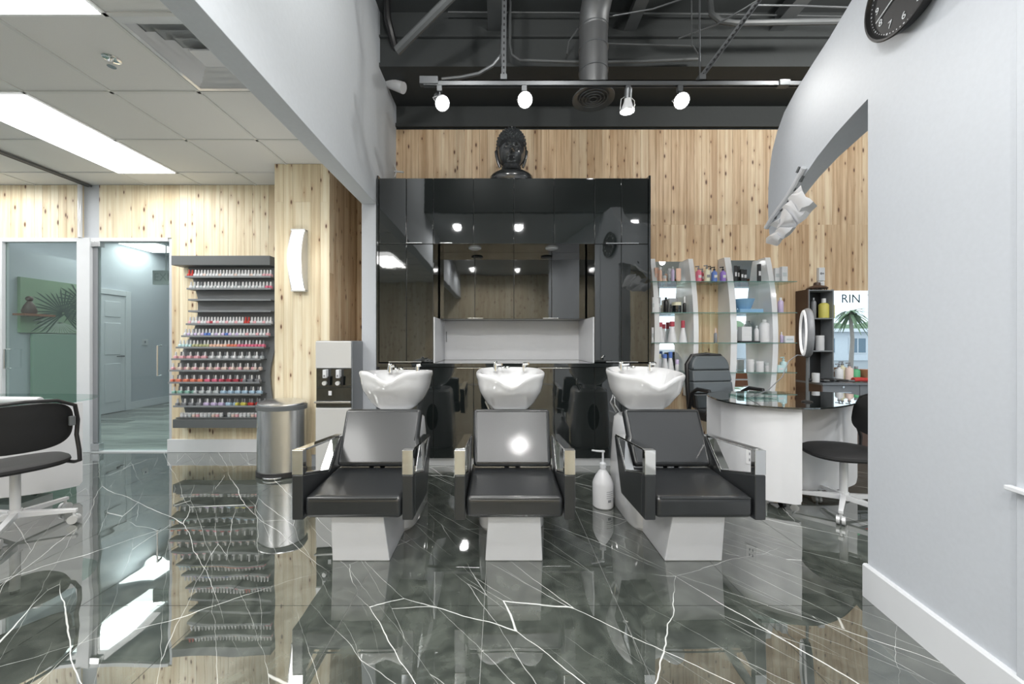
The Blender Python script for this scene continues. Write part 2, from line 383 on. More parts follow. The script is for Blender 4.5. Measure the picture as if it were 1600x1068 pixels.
# back wall (hall)
wb = struct(MB().box(-1.66, 14, 4.312, 4.45, 0, 4.62).build('wall_back', 'dark_paint'))
x = -1.66; k = 0
while x < 8.0:
    hidden = (-1.1 < x < 1.36)
    j = 2.59 if k % 3 else (2.59 if k % 2 else 1.75)
    if hidden: board(wb, x, 4.312, 2.59, 3.70)
    else:
        if k % 4 == 1:
            board(wb, x, 4.312, 0.0, 1.1, mt='pine'); board(wb, x, 4.312, 1.1, 2.59, mt='pine'); board(wb, x, 4.312, 2.59, 3.70)
        elif k % 4 == 3: board(wb, x, 4.312, 0.0, 3.70)
        else: board(wb, x, 4.312, 0.0, 2.59, mt='pine'); board(wb, x, 4.312, 2.59, 3.70)
    x += PW; k += 1
# left wall with door and window opening, its boards
D0 = 4.08
wl = struct(MB().box(-3.669, -2.0, D0+0.012, D0+0.12, 0, 3.3).box(-6.9, -3.669, D0+0.012, D0+0.12, 2.36, 3.3).build('wall_left_front', 'paint_white'))
x = -2.2 - PW
while x > -6.9:
    if x >= -3.67:
        if int(abs(x)*100) % 3: board(wl, x, D0+0.012, 0.14, 2.59, mt='pine_pale'); board(wl, x, D0+0.012, 2.59, 2.96, mt='pine_pale')
        else: board(wl, x, D0+0.012, 0.14, 2.96, mt='pine_pale')
    elif abs(x+4.60) > 0.08: board(wl, x, D0+0.012, 2.375, 2.96, mt='pine_pale')
    x -= PW
struct(MB().box(-3.669, -2.2, D0-0.016, D0+0.004, 0, 0.145).build('baseboard_left', 'trim_white', bevel=0.004))
# boarded pillar with the sconce
pil = struct(MB().box(-2.186, -1.672, 3.612, 4.312, 0, 2.96).build('pillar', 'paint_white'))
for i in range(6): board(pil, -2.198+i*PW, 3.612, 0.0 if i % 2 else 0.12, 2.59 if i % 3 != 1 else 2.96, mt='pine_pale'); (board(pil, -2.198+i*PW, 3.612, 2.59, 2.96, mt='pine_pale') if i % 3 != 1 else None)
for i in range(8):
    board(pil, -1.672, 3.604+i*PW, 0, 1.9+0.13*(i*5 % 7), axis='y'); board(pil, -1.672, 3.604+i*PW, 1.9+0.13*(i*5 % 7), 2.96, axis='y')
# beam and its wall above, with the post that carries it
XF = -1.205
struct(MB().box(-1.346, XF, -3.5, 4.312, 2.572, 4.7).build('wall_beam', 'paint_stucco', bevel=0.003))
struct(MB().box(-1.346, XF, 3.6, 4.30, 0, 2.572).build('wall_post', 'paint_white', bevel=0.003))
# outer side walls
struct(MB().box(-6.9, -6.7, -3.6, 8.9, 0, 3.3).build('wall_left', 'paint_white'))
struct(MB().box(-6.9, -2.0, 8.8, 9.0, 0, 3.3).build('wall_back_room_end', 'paint_white'))
struct(MB().box(-2.1, -2.0, 4.2, 8.9, 0, 3.3).build('wall_back_room_right', 'paint_white'))
struct(MB().box(13.9, 14.1, -3.6, 4.4, 0, 4.7).build('wall_right_end', 'paint_white'))
# front of the building (behind the camera): boarded wall, storefront on the right
wr = struct(MB().box(-6.9, 5.2, -3.75, -3.512, 0, 3.4).box(5.2, 14, -3.75, -3.6, 3.05, 3.4).box(5.2, 14, -3.75, -3.6, 0, 0.25).build('wall_front', 'wood_brown'))
bmf = MB().box(0.001, 0.178, 0, 0.012, 0, 3.28).mesh('board', 'pine_pale')
for i in range(67): inst('board', bmf, (-6.8+i*0.179, -3.512, 0.0), wr)
sf = struct(MB().box(5.2, 5.3, -3.72, -3.6, 0.25, 3.05).box(8.4, 8.46, -3.72, -3.6, 0.25, 3.05).box(13.8, 13.9, -3.72, -3.6, 0.25, 3.05).build('window_1', 'aluminium'))
MB().box(5.3, 8.4, -3.67, -3.66, 0.25, 3.05).build('pane', 'window_glass', sf)
MB().box(8.46, 13.8, -3.67, -3.66, 0.25, 3.05).build('pane', 'window_glass', sf)
# ceilings
struct(MB().box(-1.205, 14, 1.3, 4.45, 4.55, 4.7).box(-1.205, 14, 1.22, 1.3, 3.3, 4.7).build('ceiling_dark', 'dark_paint'))
struct(MB().box(-1.205, 14, -3.7, 1.22, 3.3, 3.45).build('ceiling_front', 'grey_ceiling'))
gd = struct(MB().box(-1.205, 14, 3.72, 4.31, 3.98, 4.55).box(-1.205, 14, 3.69, 3.72, 3.98, 4.02).box(-1.205, 14, 3.69, 3.72, 4.28, 4.30).box(-1.205, 14, 4.27, 4.312, 3.72, 3.76).build('trim_10', 'dark_paint'))
# suspended ceiling of the left room: grid and single tiles
cl = struct(MB().box(-6.9, -1.346, -3.6, 4.3, 3.02, 3.12).build('ceiling', 'paint_white'))
GX0, GY0, G = -2.09, 1.953, 0.6108
gm = MB()
for i in range(-8, 2): gm.box(GX0+i*G-0.011, GX0+i*G+0.011, -3.6, 4.08, 2.955, 2.975)
for j in range(-9, 4): gm.box(-6.9, -1.348, GY0+j*G-0.011, GY0+j*G+0.011, 2.955, 2.975)
gm.build('grid', 'ceiling_grid', cl)
ctm = MB().box(0.011, G-0.011, 0.011, G-0.011, 2.963, 2.985).mesh('ceiling_tile', 'ceiling_tile')
ctn = MB().box(0.011, -1.348-(GX0+G), 0.011, G-0.011, 2.963, 2.985).mesh('ceiling_tile_cut', 'ceiling_tile')
lights_cells = set()
for (tx, ty) in TROFFERS:
    ci = math.floor((tx-GX0)/G)
    for q in (-0.3, 0.3): lights_cells.add((ci, math.floor((ty+q-GY0)/G)))
lights_cells.add((0, 0))
for i in range(-8, 2):
    for j in range(-9, 4):
        if (i, j) in lights_cells: continue
        if i == 1: inst('ceiling_tile', ctn, (GX0+i*G, GY0+j*G, 0), cl)
        else: inst('ceiling_tile', ctm, (GX0+i*G, GY0+j*G, 0), cl)
struct(MB().box(-6.9, -2.0, 4.19, 9, 2.96, 3.1).build('ceiling_back_room', 'paint_white'))
MB().box(-4.565, -4.548, -3.5, 4.08, 2.935, 2.957).box(-4.53, -4.513, -3.5, 4.08, 2.935, 2.957).build('sliding_track', 'dark_steel', cl)
# glazed front of the back room
win = struct(MB().box(-6.7, -4.66, D0-0.01, D0+0.05, 2.33, 2.372).box(-5.56, -5.50, D0-0.01, D0+0.05, 0, 2.33).box(-6.7, -4.66, D0-0.01, D0+0.05, 0, 0.05).build('window_2', 'trim_white'))
MB().box(-6.68, -5.56, D0+0.02, D0+0.03, 0.05, 2.33).build('pane', 'door_glass', win)
MB().box(-5.50, -4.66, D0+0.02, D0+0.03, 0.05, 2.33).build('pane', 'door_glass', win)
struct(MB().box(-4.665, -4.52, D0-0.02, D0+0.10, 0, 2.372).build('trim_1', 'trim_white', bevel=0.004))
pp = MB().cyl((-4.625, D0-0.02, 2.372), (-4.625, D0-0.02, 2.955), 0.02); struct(pp.build('trim_2', 'white_gloss'))
struct(MB().box(-4.52, -3.669, D0-0.01, D0+0.08, 2.335, 2.372).box(-4.52, -3.669, D0-0.01, D0+0.08, 0, 0.012).build('trim_3', 'trim_white'))
dr = struct(MB().box(-4.505, -3.675, D0+0.015, D0+0.027, 0.015, 2.33).build('door_1', 'door_glass'))
MB().box(-4.52, -4.465, D0+0.012, D0+0.03, 0.10, 2.27).build('door_edge', 'smoke', dr)
MB().box(-4.52, -4.415, D0-0.012, D0+0.04, 2.275, 2.335).build('hinge', 'brushed', dr, bevel=0.003)
MB().box(-4.54, -4.425, D0-0.012, D0+0.04, 0.015, 0.095).build('hinge', 'brushed', dr, bevel=0.003)
MB().tube([(-3.745, D0+0.0, 1.18), (-3.745, D0-0.05, 1.18), (-3.745, D0-0.05, 0.85), (-3.745, D0+0.0, 0.85)], 0.009).build('handle', 'brushed', dr)

MB().tube([(-5.42, D0+0.0, 1.14), (-5.42, D0-0.05, 1.14), (-5.42, D0-0.05, 0.93), (-5.42, D0+0.0, 0.93)], 0.009).build('handle', 'brushed', win)
# panel door in the back room side wall
bd = struct(MB().box(-6.705, -6.66, 5.80, 6.55, 0.005, 2.03).build('door_2', 'trim_white', bevel=0.004))
for y0, y1 in ((5.88, 6.14), (6.21, 6.47)):
    for z0, z1 in ((0.18, 0.85), (1.0, 1.55), (1.65, 1.92)):
        MB().box(-6.668, -6.650, y0, y1, z0, z1).build('door_panel', 'trim_white', bd, bevel=0.012)
MB().cyl((-6.66, 6.48, 0.97), (-6.60, 6.48, 0.97), 0.012).cyl((-6.61, 6.49, 0.97), (-6.61, 6.37, 0.97), 0.009).build('door_handle', 'dark_steel', bd)
struct(MB().box(-6.70, -6.64, 6.55, 6.64, 0, 2.12).box(-6.70, -6.64, 5.71, 5.80, 0, 2.12).box(-6.70, -6.64, 5.80, 6.55, 2.03, 2.12).build('trim_4', 'trim_white', bevel=0.004))
struct(MB().box(-6.70, -6.68, 6.64, 8.8, 0, 0.13).box(-6.70, -6.68, 4.2, 5.71, 0, 0.13).build('baseboard_back_room', 'trim_white'))

# curved partition on the right with the arm that reaches over
def wallx(y, t=0): return 1.45 + 0.18*y + t
low = [(1.764, 2.385), (1.86, 2.365), (1.98, 2.335), (2.12, 2.285), (2.24, 2.225), (2.36, 2.145), (2.46, 2.06), (2.54, 1.985), (2.585, 1.93)]
top = [(2.615, 1.97), (2.63, 2.08), (2.632, 2.20), (2.63, 2.32), (2.615, 2.44), (2.58, 2.56), (2.52, 2.66), (2.44, 2.74), (2.32, 2.80), (2.18, 2.845), (2.02, 2.89), (1.85, 2.955), (1.72, 3.04), (1.60, 3.16), (1.52, 3.30)]
prof = [(-1.2, 0), (1.764, 0)] + low + top + [(-1.2, 3.30)]
struct(MB().prism(prof, lambda p: (wallx(p[0]), p[0], p[1]), lambda p: (wallx(p[0], 0.17 - 0.13*min(1, max(0, (p[0]-1.9)/0.6))), p[0], p[1])).build('wall_right', 'paint_white'))
bbp = [(0, 0), (0, 0.150), (0.006, 0.157), (0.02, 0.157), (0.02, 0)]
struct(MB().prism(bbp, lambda p: (wallx(-1.2)-0.02+p[0], -1.2, p[1]), lambda p: (wallx(1.772)-0.02+p[0], 1.772, p[1])).build('baseboard_right', 'trim_white'))
# shallow pilaster on that wall, near the right edge of the photo
struct(MB().prism([(-1.2, 0.157), (1.175, 0.157), (1.175, 3.3), (-1.2, 3.3)], lambda p: (wallx(p[0], -0.012), p[0], p[1]), lambda p: (wallx(p[0], 0.01), p[0], p[1])).build('trim_5', 'paint_white', bevel=0.003))
struct(MB().prism([(-1.2, 0.745), (1.19, 0.745), (1.19, 0.760), (-1.2, 0.760)], lambda p: (wallx(p[0], -0.035), p[0], p[1]), lambda p: (wallx(p[0], -0.012), p[0], p[1])).build('trim_6', 'trim_white', bevel=0.003))

# ================================================================== CABINET WALL
YC = 3.6
def cz(py, Y=YC): return EYE+(CY-py)*Y/F
def cx(px_, Y=YC): return (px_-CX)*Y/F
seams = [592, 635, 677, 740, 803, 866, 929, 971, 1013]
g = 0.0018
def door_panel(parent, x0, x1, z0, z1, y=YC, th=0.02):
    return MB().box(x0+g, x1-g, y, y+th, z0+g, z1-g).build('cabinet_door', 'black_lacquer', parent, bevel=0.0015, seg=1)
def handle(parent, pxa, pxb, py_, Y=YC):
    z = cz(py_, Y)
    return MB().box(cx(pxa, Y), cx(pxb, Y), Y-0.022, Y-0.003, z-0.005, z+0.005).build('handle', 'brushed', parent, bevel=0.002).location
def cabinet(label, px0, px1, py0, py1, doors, Y=YC, back=4.29, th=0.018):
    x0, x1, z0, z1 = cx(px0, Y), cx(px1, Y), cz(py1, Y), cz(py0, Y)
    r = thing('cabinet', label, 'cabinet', ((x0+x1)/2, Y+0.02, z0))
    MB().box(x0+0.0005, x1-0.0005, Y+0.021, back, z0+0.0005, z1-0.0005).build('body', 'black_lacquer', r, world=True)
    for a, b in zip(doors[:-1], doors[1:]):
        MB().box(cx(a, Y)+g, cx(b, Y)-g, Y, Y+0.02, z0+g, z1-g).build('door', 'black_lacquer', r, bevel=0.003, seg=2, world=True)
    return r
def hd(r, a, b, py_, Y=YC):
    z = cz(py_, Y)
    MB().box(cx(a, Y), cx(b, Y), Y-0.02, Y+0.001, z-0.004, z+0.004).build('handle', 'brushed', r, bevel=0.0015, world=True)
T, S1, CT, KB = 278, 381, 567, 716
r = cabinet('black gloss top cabinet at the far left end, beside the white post', 592, 677, T, S1, [592, 635, 677]); hd(r, 635, 660, 380)
r = cabinet('black gloss top cabinet below the left of the dark head bust', 677, 803, T, S1, [677, 740, 803])
hd(r, 688, 707, 380)
r = cabinet('black gloss top cabinet over the right half of the niche', 803, 929, T, S1, [803, 866, 929])
r = cabinet('black gloss top cabinet at the right end, next to the bare boards', 929, 1013, T, S1, [929, 971, 1013]); hd(r, 946, 997, 380.5)
r = cabinet('tall black gloss middle cabinet left of the niche', 592, 677, S1, CT-1, [592, 635, 677]); hd(r, 608, 659, 565)
r = cabinet('tall black gloss middle cabinet right of the niche', 929, 1013, S1, CT-1, [929, 971, 1013]); hd(r, 946, 996, 565)
lowl = [('black gloss floor cabinet behind the left shampoo chair', 592, 677, [592, 635, 677], (617, 652)),
        ('black gloss floor cabinet between the left and middle basins', 677, 803, [677, 740, 803], (714, 755)),
        ('black gloss floor cabinet between the middle and right basins', 803, 929, [803, 866, 929], (840, 891)),
        ('black gloss floor cabinet behind the right shampoo chair', 929, 1013, [929, 971, 1013], (946, 1000))]
for lb, a, b, ds, h in lowl:
    r = cabinet(lb, a, b, 573, KB, ds); hd(r, h[0], h[1], 574.5)
YN = 3.95                                                  # the set-back wall units of the niche
r = cabinet('set-back black wall cabinet in the niche, left pair of doors', 780+(677-780)*YC/YN+1, 803, 394, 498, [780+(677-780)*YC/YN+1, 742, 803], Y=YN); hd(r, 731, 755, 497, YN)
r = cabinet('set-back black wall cabinet in the niche, right pair of doors', 803, 780+(929-780)*YC/YN-1, 394, 498, [803, 862, 780+(929-780)*YC/YN-1], Y=YN); hd(r, 848, 872, 497, YN)
# end panels, counter, plinth, niche lining
tag(MB().box(cx(589.5), cx(592)-0.0005, YC-0.012, 4.29, cz(573), cz(275)).build('end_panel', 'black_lacquer'), 'black end panel on the left edge of the cabinet wall', 'panel')
tag(MB().box(cx(1013)+0.0005, cx(1016), YC-0.012, 4.29, cz(729)+0.001, cz(275)).build('end_panel', 'black_lacquer'), 'black end panel on the right edge of the cabinet wall', 'panel')
tag(MB().box(cx(592), cx(1013), YC-0.02, 4.29, cz(573), cz(567.2)).build('worktop', 'black_lacquer', bevel=0.002), 'thin black gloss worktop running across the cabinet wall', 'worktop')
tag(MB().box(cx(592), cx(1013), YC+0.03, 4.2, 0.001, cz(716)).build('plinth', 'aluminium'), 'pale metallic plinth strip under the black cabinets', 'plinth')
nl = thing('niche_lining', 'white lining of the open niche above the worktop', 'panel', (cx(803), 4.27, cz(567)))
ztop = cz(498, YN)-0.002
MB().box(cx(677)+0.001, cx(929)-0.001, 4.262, 4.29, cz(567)+0.001, ztop).build('back_panel', 'white_satin', nl, world=True)
MB().box(cx(677)+0.001, cx(677)+0.012, YC+0.01, 4.262, cz(567)+0.001, ztop).build('side_panel', 'white_satin', nl, world=True)
MB().box(cx(929)-0.012, cx(929)-0.001, YC+0.01, 4.262, cz(567)+0.001, ztop).build('side_panel', 'white_satin', nl, world=True)
MB().box(cx(677)+0.03, cx(677)+0.04, 4.252, 4.262, 1.22, 1.34).build('slot', 'smoke', nl, world=True)
for px_, side in ((742, 'left'), (862, 'right')):
    p = at(px_, 388, 3.75)
    d = thing('downlight', 'round white downlight in the niche top, %s one' % side, 'light', (p[0], 3.75, cz(381)))
    MB().lathe([(0.065, -0.001), (0.065, -0.008), (0.055, -0.012)], n=24).build('rim', 'trim_white', d)
    MB().lathe([(0.048, -0.0125), (0.048, -0.0145)], n=24).build('lens', 'white_satin', d)

# ================================================================== HEAD BUST
def bust(loc, sc):
    r = thing('head_bust', 'glossy black serene head bust with topknot on top of the cabinets', 'statue', loc)
    n, m_ = 72, 60; R = []; HD = -0.105
    G_ = lambda x, z, cx_, cz_, sx, sz: math.exp(-((x-cx_)/sx)**2-((z-cz_)/sz)**2)
    for i in range(m_+1):
        a = PI*(i+0.2)/(m_+0.4); ring = []
        for j in range(n):
            t = 2*PI*j/n; ux, uy, uz = math.sin(a)*math.cos(t), math.sin(a)*math.sin(t), -math.cos(a)
            wdt = 0.150*(1-0.05*max(0, -uz)**1.5); x = ux*wdt; z = uz*0.185; y = uy*0.145
            if uy < 0:
                f = min(1, -uy*1.6)
                d = 0.036*G_(x, z, 0, -0.035, 0.017, 0.038)*(1.0) + 0.020*G_(x, z, 0, -0.055, 0.024, 0.014)
                d += 0.014*G_(abs(x), z, 0.046, 0.038, 0.030, 0.010) + 0.010*G_(x, z, 0, 0.01, 0.010, 0.03)
                d -= 0.020*G_(abs(x), z, 0.046, 0.008, 0.026, 0.016); d += 0.016*G_(abs(x), z, 0.046, 0.000, 0.022, 0.009)
                d += 0.017*G_(x, z, 0, -0.092, 0.028, 0.007) + 0.016*G_(x, z, 0, -0.108, 0.022, 0.008) - 0.006*G_(x, z, 0, -0.100, 0.03, 0.003)
                d += 0.014*G_(x, z, 0, -0.142, 0.030, 0.02) + 0.008*G_(abs(x), z, 0.062, -0.05, 0.03, 0.04) - 0.008*G_(x, z, 0, -0.122, 0.03, 0.008)
                y -= 1.45*d*f
            ring.append((x, y, z+0.47))
        R.append(ring)
    def S(mb, dz=0.0): mb.v = [(p[0]*sc, p[1]*sc, (p[2]+dz)*sc) for p in mb.v]; return mb
    S(MB().rings(R), HD).build('face', 'black_stone', r)
    hb = []
    for i in range(29):                                      # curled hair cap with the raised topknot
        a = i/28; z = 0.475+0.235*a; rr = 0.156*math.sqrt(max(0, 1-(a*0.92/1.0)**3.0))
        if a > 0.6: rr = max(rr*0.9, 0.072*math.sqrt(max(0.02, 1-((a-0.6)/0.41)**2))+0.004)
        hb.append([(rr*math.cos(2*PI*j/56), 0.018+rr*1.12*math.sin(2*PI*j/56)*(1-0.26*(1-a) if math.sin(2*PI*j/56) < 0 else 1), z - 0.11*math.sin(2*PI*j/56)*(1-a)) for j in range(56)])
    S(MB().rings(hb), HD).build('hair', 'stone_hair', r)
    cu = MB()
    for k in range(8):
        a = k/8; z = 0.487+0.22*a; rr = 0.157*math.sqrt(max(0, 1-(a*0.92)**3.0))*(0.93 if a > 0.6 else 1); q = max(8, int(26*rr/0.143))
        for j in range(q):
            t = 2*PI*(j+0.5*(k % 2))/q; cu.ball((rr*math.cos(t), 0.018+rr*1.12*math.sin(t)*(1-0.26*(1-a) if math.sin(t) < 0 else 1), z-0.11*math.sin(t)*(1-a)), 0.010, 6, 4)
    S(cu, HD).build('curls', 'stone_hair', r)['kind'] = 'stuff'
    for s_ in (-1, 1):
        e = MB().tube([(s_*0.150, 0.01, 0.50), (s_*0.161, 0.0, 0.485), (s_*0.156, 0.0, 0.44), (s_*0.143, 0.0, 0.38), (s_*0.122, 0.0, 0.32)], 0.019, 10, 0.015)
        S(e, HD).build('ear', 'black_stone', r)
    S(MB().lathe([(0.12, 0.16), (0.108, 0.19), (0.104, 0.22), (0.082, 0.26)], (0, 0.01, 0), 32)).build('neck', 'black_stone', r)
    S(MB().lathe([(0.14, 0.0), (0.19, 0.02), (0.235, 0.08), (0.228, 0.115), (0.20, 0.145), (0.14, 0.175), (0.10, 0.187), (0.07, 0.19)], (0, 0.01, 0), 40, 1, 0.62)).build('shoulders', 'black_stone', r)
    S(MB().ball((0, -0.152, 0.555), 0.007, 8, 6), HD).build('forehead_dot', 'black_stone', r)
    return r
bust((at(799, 278, 3.83)[0], 3.83, cz(278)+0.0005), 0.98)

# ================================================================== SHAMPOO UNITS
SE = lambda t, p: (math.copysign(abs(math.cos(t))**p, math.cos(t)), math.copysign(abs(math.sin(t))**p, math.sin(t)))
def shampoo_unit(loc, label, tilt=0.0, flip=False):
    r = thing('shampoo_chair', label, 'salon chair', loc, 0, 'shampoo chairs in a row in front of the black cabinets')
    # pedestal foot
    MB().rings([[(-.16, 0, 0), (.16, 0, 0), (.16, .36, 0), (-.16, .36, 0)], [(-.142, -.06, .288), (.142, -.06, .288), (.142, .36, .288), (-.142, .36, .288)]]).build('pedestal', 'white_satin', r, bevel=0.006)
    # column behind
    R = []
    for z, wx, y0, y1 in ((0.0, .215, .31, .92), (.02, .225, .30, .93), (.30, .222, .34, .925), (.55, .205, .42, .91), (.64, .195, .45, .90), (.668, .17, .48, .87)):
        ring = []
        for j in range(40):
            c_, s_ = SE(2*PI*j/40, 0.45); ring.append((wx*c_, (y0+y1)/2+(y1-y0)/2*s_, z))
        R.append(ring)
    col = MB().rings(R).build('column', 'white_gloss', r)
    ov = MB(); 
    ov.prism([(0.065*math.cos(2*PI*j/28), 0.36+0.15*math.sin(2*PI*j/28)) for j in range(28)], lambda p: (p[0], 0.915, p[1]), lambda p: (p[0], 0.936, p[1]))
    ov.build('oval_recess_dark', 'black_plastic', r)  # flat black oval standing in for the dark of the column's open recess
    # basin
    n = 72; outer = []; inner = []
    def rimz(x, y):
        z = 0.0
        if y < 0: z -= 0.072*math.exp(-(x/0.088)**2)*min(1, (-y/0.16))**1.2
        return z
    cy = 0.73; A, B = 0.250, 0.285
    def pt(j, k, dz, ky=None, absz=None, f=1.0):
        c_, s_ = SE(2*PI*j/n, 0.72); x = A*c_; y = B*s_
        rz = rimz(x, y)
        if absz is None: z = 1.005 + rz + dz
        else: z = absz
        if absz is None: z = 1.005 + rz*f + dz
        return (x*k, cy + y*(ky or k) + (0.02 if absz else 0), z)
    prof_o = [(1.0, -.004, 1), (1.018, -.014, 1), (1.012, -.032, 1), (.985, -.05, .9), (.965, -.085, .55), (.92, -.135, .2)]
    for k, dz, f_ in reversed(prof_o):
        outer.append([pt(j, k, dz, f=f_) for j in range(n)])
    lowr = []
    for k, z in ((.40, .715), (.48, .722), (.60, .742), (.73, .778), (.84, .825)):
        ring = []
        for j in range(n):
            p = pt(j, k, 0, absz=z); q = pt(j, .92, -.135, f=.2); f = max(0, (z-.705)/.17)
            ring.append((p[0], p[1], min(z, z*(1-f)+min(z, q[2]-0.012)*f)))
        lowr.append(ring)
    rings_ = lowr + outer + [[pt(j, k, dz) for j in range(n)] for k, dz in ((.975, .0), (.93, -.006))]
    for k, z, f in ((.84, -.03, 1), (.74, -.08, .6), (.60, -.125, .25), (.40, -.15, 0), (.15, -.155, 0)):
        ring = []
        for j in range(n):
            c_, s_ = SE(2*PI*j/n, 0.72); x = A*c_; y = B*s_; yy = y*k - 0.02*(1-k)*0 - (0.05*(1-f) if y > 0 else 0) - (0.035 if y > 0.1 else 0)*1
            ring.append((x*k, cy+yy, 1.005+z+rimz(x, y)*f))
        rings_.append(ring)
    bo = MB().rings(rings_)
    # deck at the back of the basin for the taps
    R3 = Matrix.Rotation(tilt, 3, 'X'); pv = Vector((0, cy, 0.72))
    bo.v = [tuple(pv+R3 @ (Vector(p)-pv)) for p in bo.v]
    basin = bo.build('basin', 'ceramic', r)
    def tp(p): return tuple(pv+R3 @ (Vector(p)-pv))
    t1 = MB().cyl(tp((-.11, .90, .985)), tp((-.11, .90, 1.035)), .022, .018, 14).cyl(tp((-.11, .90, 1.03)), tp((-.06, .86, 1.04)), .011, .009)
    t1.cyl(tp((-.05, .905, .99)), tp((-.05, .905, 1.02)), .014).ball(tp((-.11, .90, 1.045)), .018).ball(tp((-.05, .875, 1.01)), .017).ball(tp((-.015, .89, 1.01)), .017)
    t1.build('tap', 'chrome', basin)
    MB().cyl(tp((.115, .89, .985)), tp((.115, .89, 1.035)), .019, .017, 14).cyl(tp((.115, .89, 1.04)), tp((.15, .86, 1.048)), .014, .010).build('hose_tap', 'chrome', basin)
    MB().cyl((0, .73, .66), (0, .73, .725), .075, .085, 20).build('drain_collar', 'white_gloss', r)
    MB().tube([(-.15, .88, .66), (-.19, .90, .74), (-.175, .88, .80), (-.13, .86, .84)], .008).tube([(-.12, .88, .66), (-.16, .88, .72), (-.17, .87, .78), (-.10, .85, .82)], .007).build('water_hose', 'chrome', r)
    # seat, back, arms
    se = MB().rings([[(-.258, -.115, .288), (.258, -.115, .288), (.258, .33, .30), (-.258, .33, .30)], [(-.258, -.118, .405), (.258, -.118, .405), (.258, .33, .435), (-.258, .33, .435)]])
    se.build('seat', 'leather', r, bevel=0.028, seg=4)
    pipe = MB().tube([(-.235, -.122, .402), (0, -.124, .402), (.235, -.122, .402)], .004).build('piping', 'leather', r)
    dy, dz = .17, .325; ln = math.hypot(dy, dz); nx = Vector((0, -dz/ln, dy/ln)); base = Vector((0, .265, .437)); up = Vector((0, dy/ln, dz/ln))
    bk = MB(); P = []
    for w_, u in ((.243, 0), (.252, ln)):
        P.append([tuple(base+up*u+Vector((sx*w_, 0, 0))+nx*q) for sx, q in ((-1, .036), (1, .036), (1, -.036), (-1, -.036))])
    bk.rings(P).build('backrest', 'leather', r, bevel=0.024, seg=4)
    edge = [tuple(base+up*u+Vector((x_, 0, 0))+nx*.0365) for x_, u in ((-.222, .022), (.222, .022), (.232, ln-.022), (-.232, ln-.022))]
    MB().tube(edge+[edge[0]], .0035, 6).build('seam', 'leather', r)
    MB().box(-.25, .25, .27, .30, .415, .44).box(-.05, -.02, .27, .36, .40, .50).box(.02, .05, .27, .36, .40, .50).build('back_bracket', 'chrome', r)
    for s_ in (-1, 1):
        x0, x1 = (.26, .318) if s_ > 0 else (-.318, -.26)
        arm = MB().px([(-.12, .285), (.26, .272), (.395, .60), (.345, .603), (.185, .435), (-.085, .513), (-.12, .522)], x0, x1).build('arm_panel', 'leather', r, bevel=0.006)
        ch = MB().px([(-.12, .5225), (-.12, .652), (-.085, .652), (-.085, .5225)], x0, x1)
        ch.px([(-.085, .652), (.385, .612), (.385, .6005), (.345, .604), (-.085, .640)], x0+.004, x1-.004)
        ch.px([(-.085, .5135), (-.085, .5255), (.180, .449), (.187, .4355)], x0+.004, x1-.004)
        ch.px([(.187, .4355), (.180, .449), (.325, .603), (.345, .603)], x0+.004, x1-.004)
        ch.build('armrest_frame', 'chrome', r, bevel=0.0025)
        MB().tube([(x0 if s_ < 0 else x1, -.075, .29), (x0 if s_ < 0 else x1, -.075, .512)], .0025, 6).build('seam', 'leather', arm)
    return r
shampoo_unit((-0.77, 2.05, 0), 'black leather shampoo chair with white basin next to the steel bin, leftmost of three', -0.06)
shampoo_unit((0.082, 2.05, 0), 'black leather shampoo chair with white basin in the middle, in front of the niche', 0.03)
shampoo_unit((1.082, 2.05, 0), 'black leather shampoo chair with white basin beside the curved white desk, rightmost of three', 0.05)

# gallon pump bottle
r = thing('pump_bottle', 'white gallon jug with pump standing on the floor between two shampoo chairs', 'bottle', (0.772, 2.74, 0.0))
MB().lathe([(.066, 0), (.075, .008), (.076, .17), (.072, .185), (.055, .225), (.030, .262), (.020, .272), (.020, .285)], n=28).build('bottle', 'white_satin', r)
MB().lathe([(.023, .286), (.024, .318), (.014, .325), (.008, .33), (.007, .40), (.014, .402), (.014, .412), (.006, .414)], n=16).build('pump', 'trim_white', r)
MB().tube([(0, 0, .406), (-.05, -.01, .412), (-.085, -.012, .418)], .008, 8, .006).build('spout', 'trim_white', r)
lb = MB()
def arc_patch(mb, r_, a0, a1, z0, z1, k=6):
    for i in range(k):
        b0, b1 = a0+(a1-a0)*i/k, a0+(a1-a0)*(i+1)/k
        mb.add([(r_*math.cos(b0), r_*math.sin(b0), z0), (r_*math.cos(b1), r_*math.sin(b1), z0), (r_*math.cos(b1), r_*math.sin(b1), z1), (r_*math.cos(b0), r_*math.sin(b0), z1)], [(0, 1, 2, 3)])
for z in (.085, .10, .115, .13): arc_patch(lb, .0768, -1.5, -0.75, z, z+.0035)
arc_patch(lb, .0768, -1.35, -1.0, .055, .073)
lb.build('printed_label', 'smoke', r)

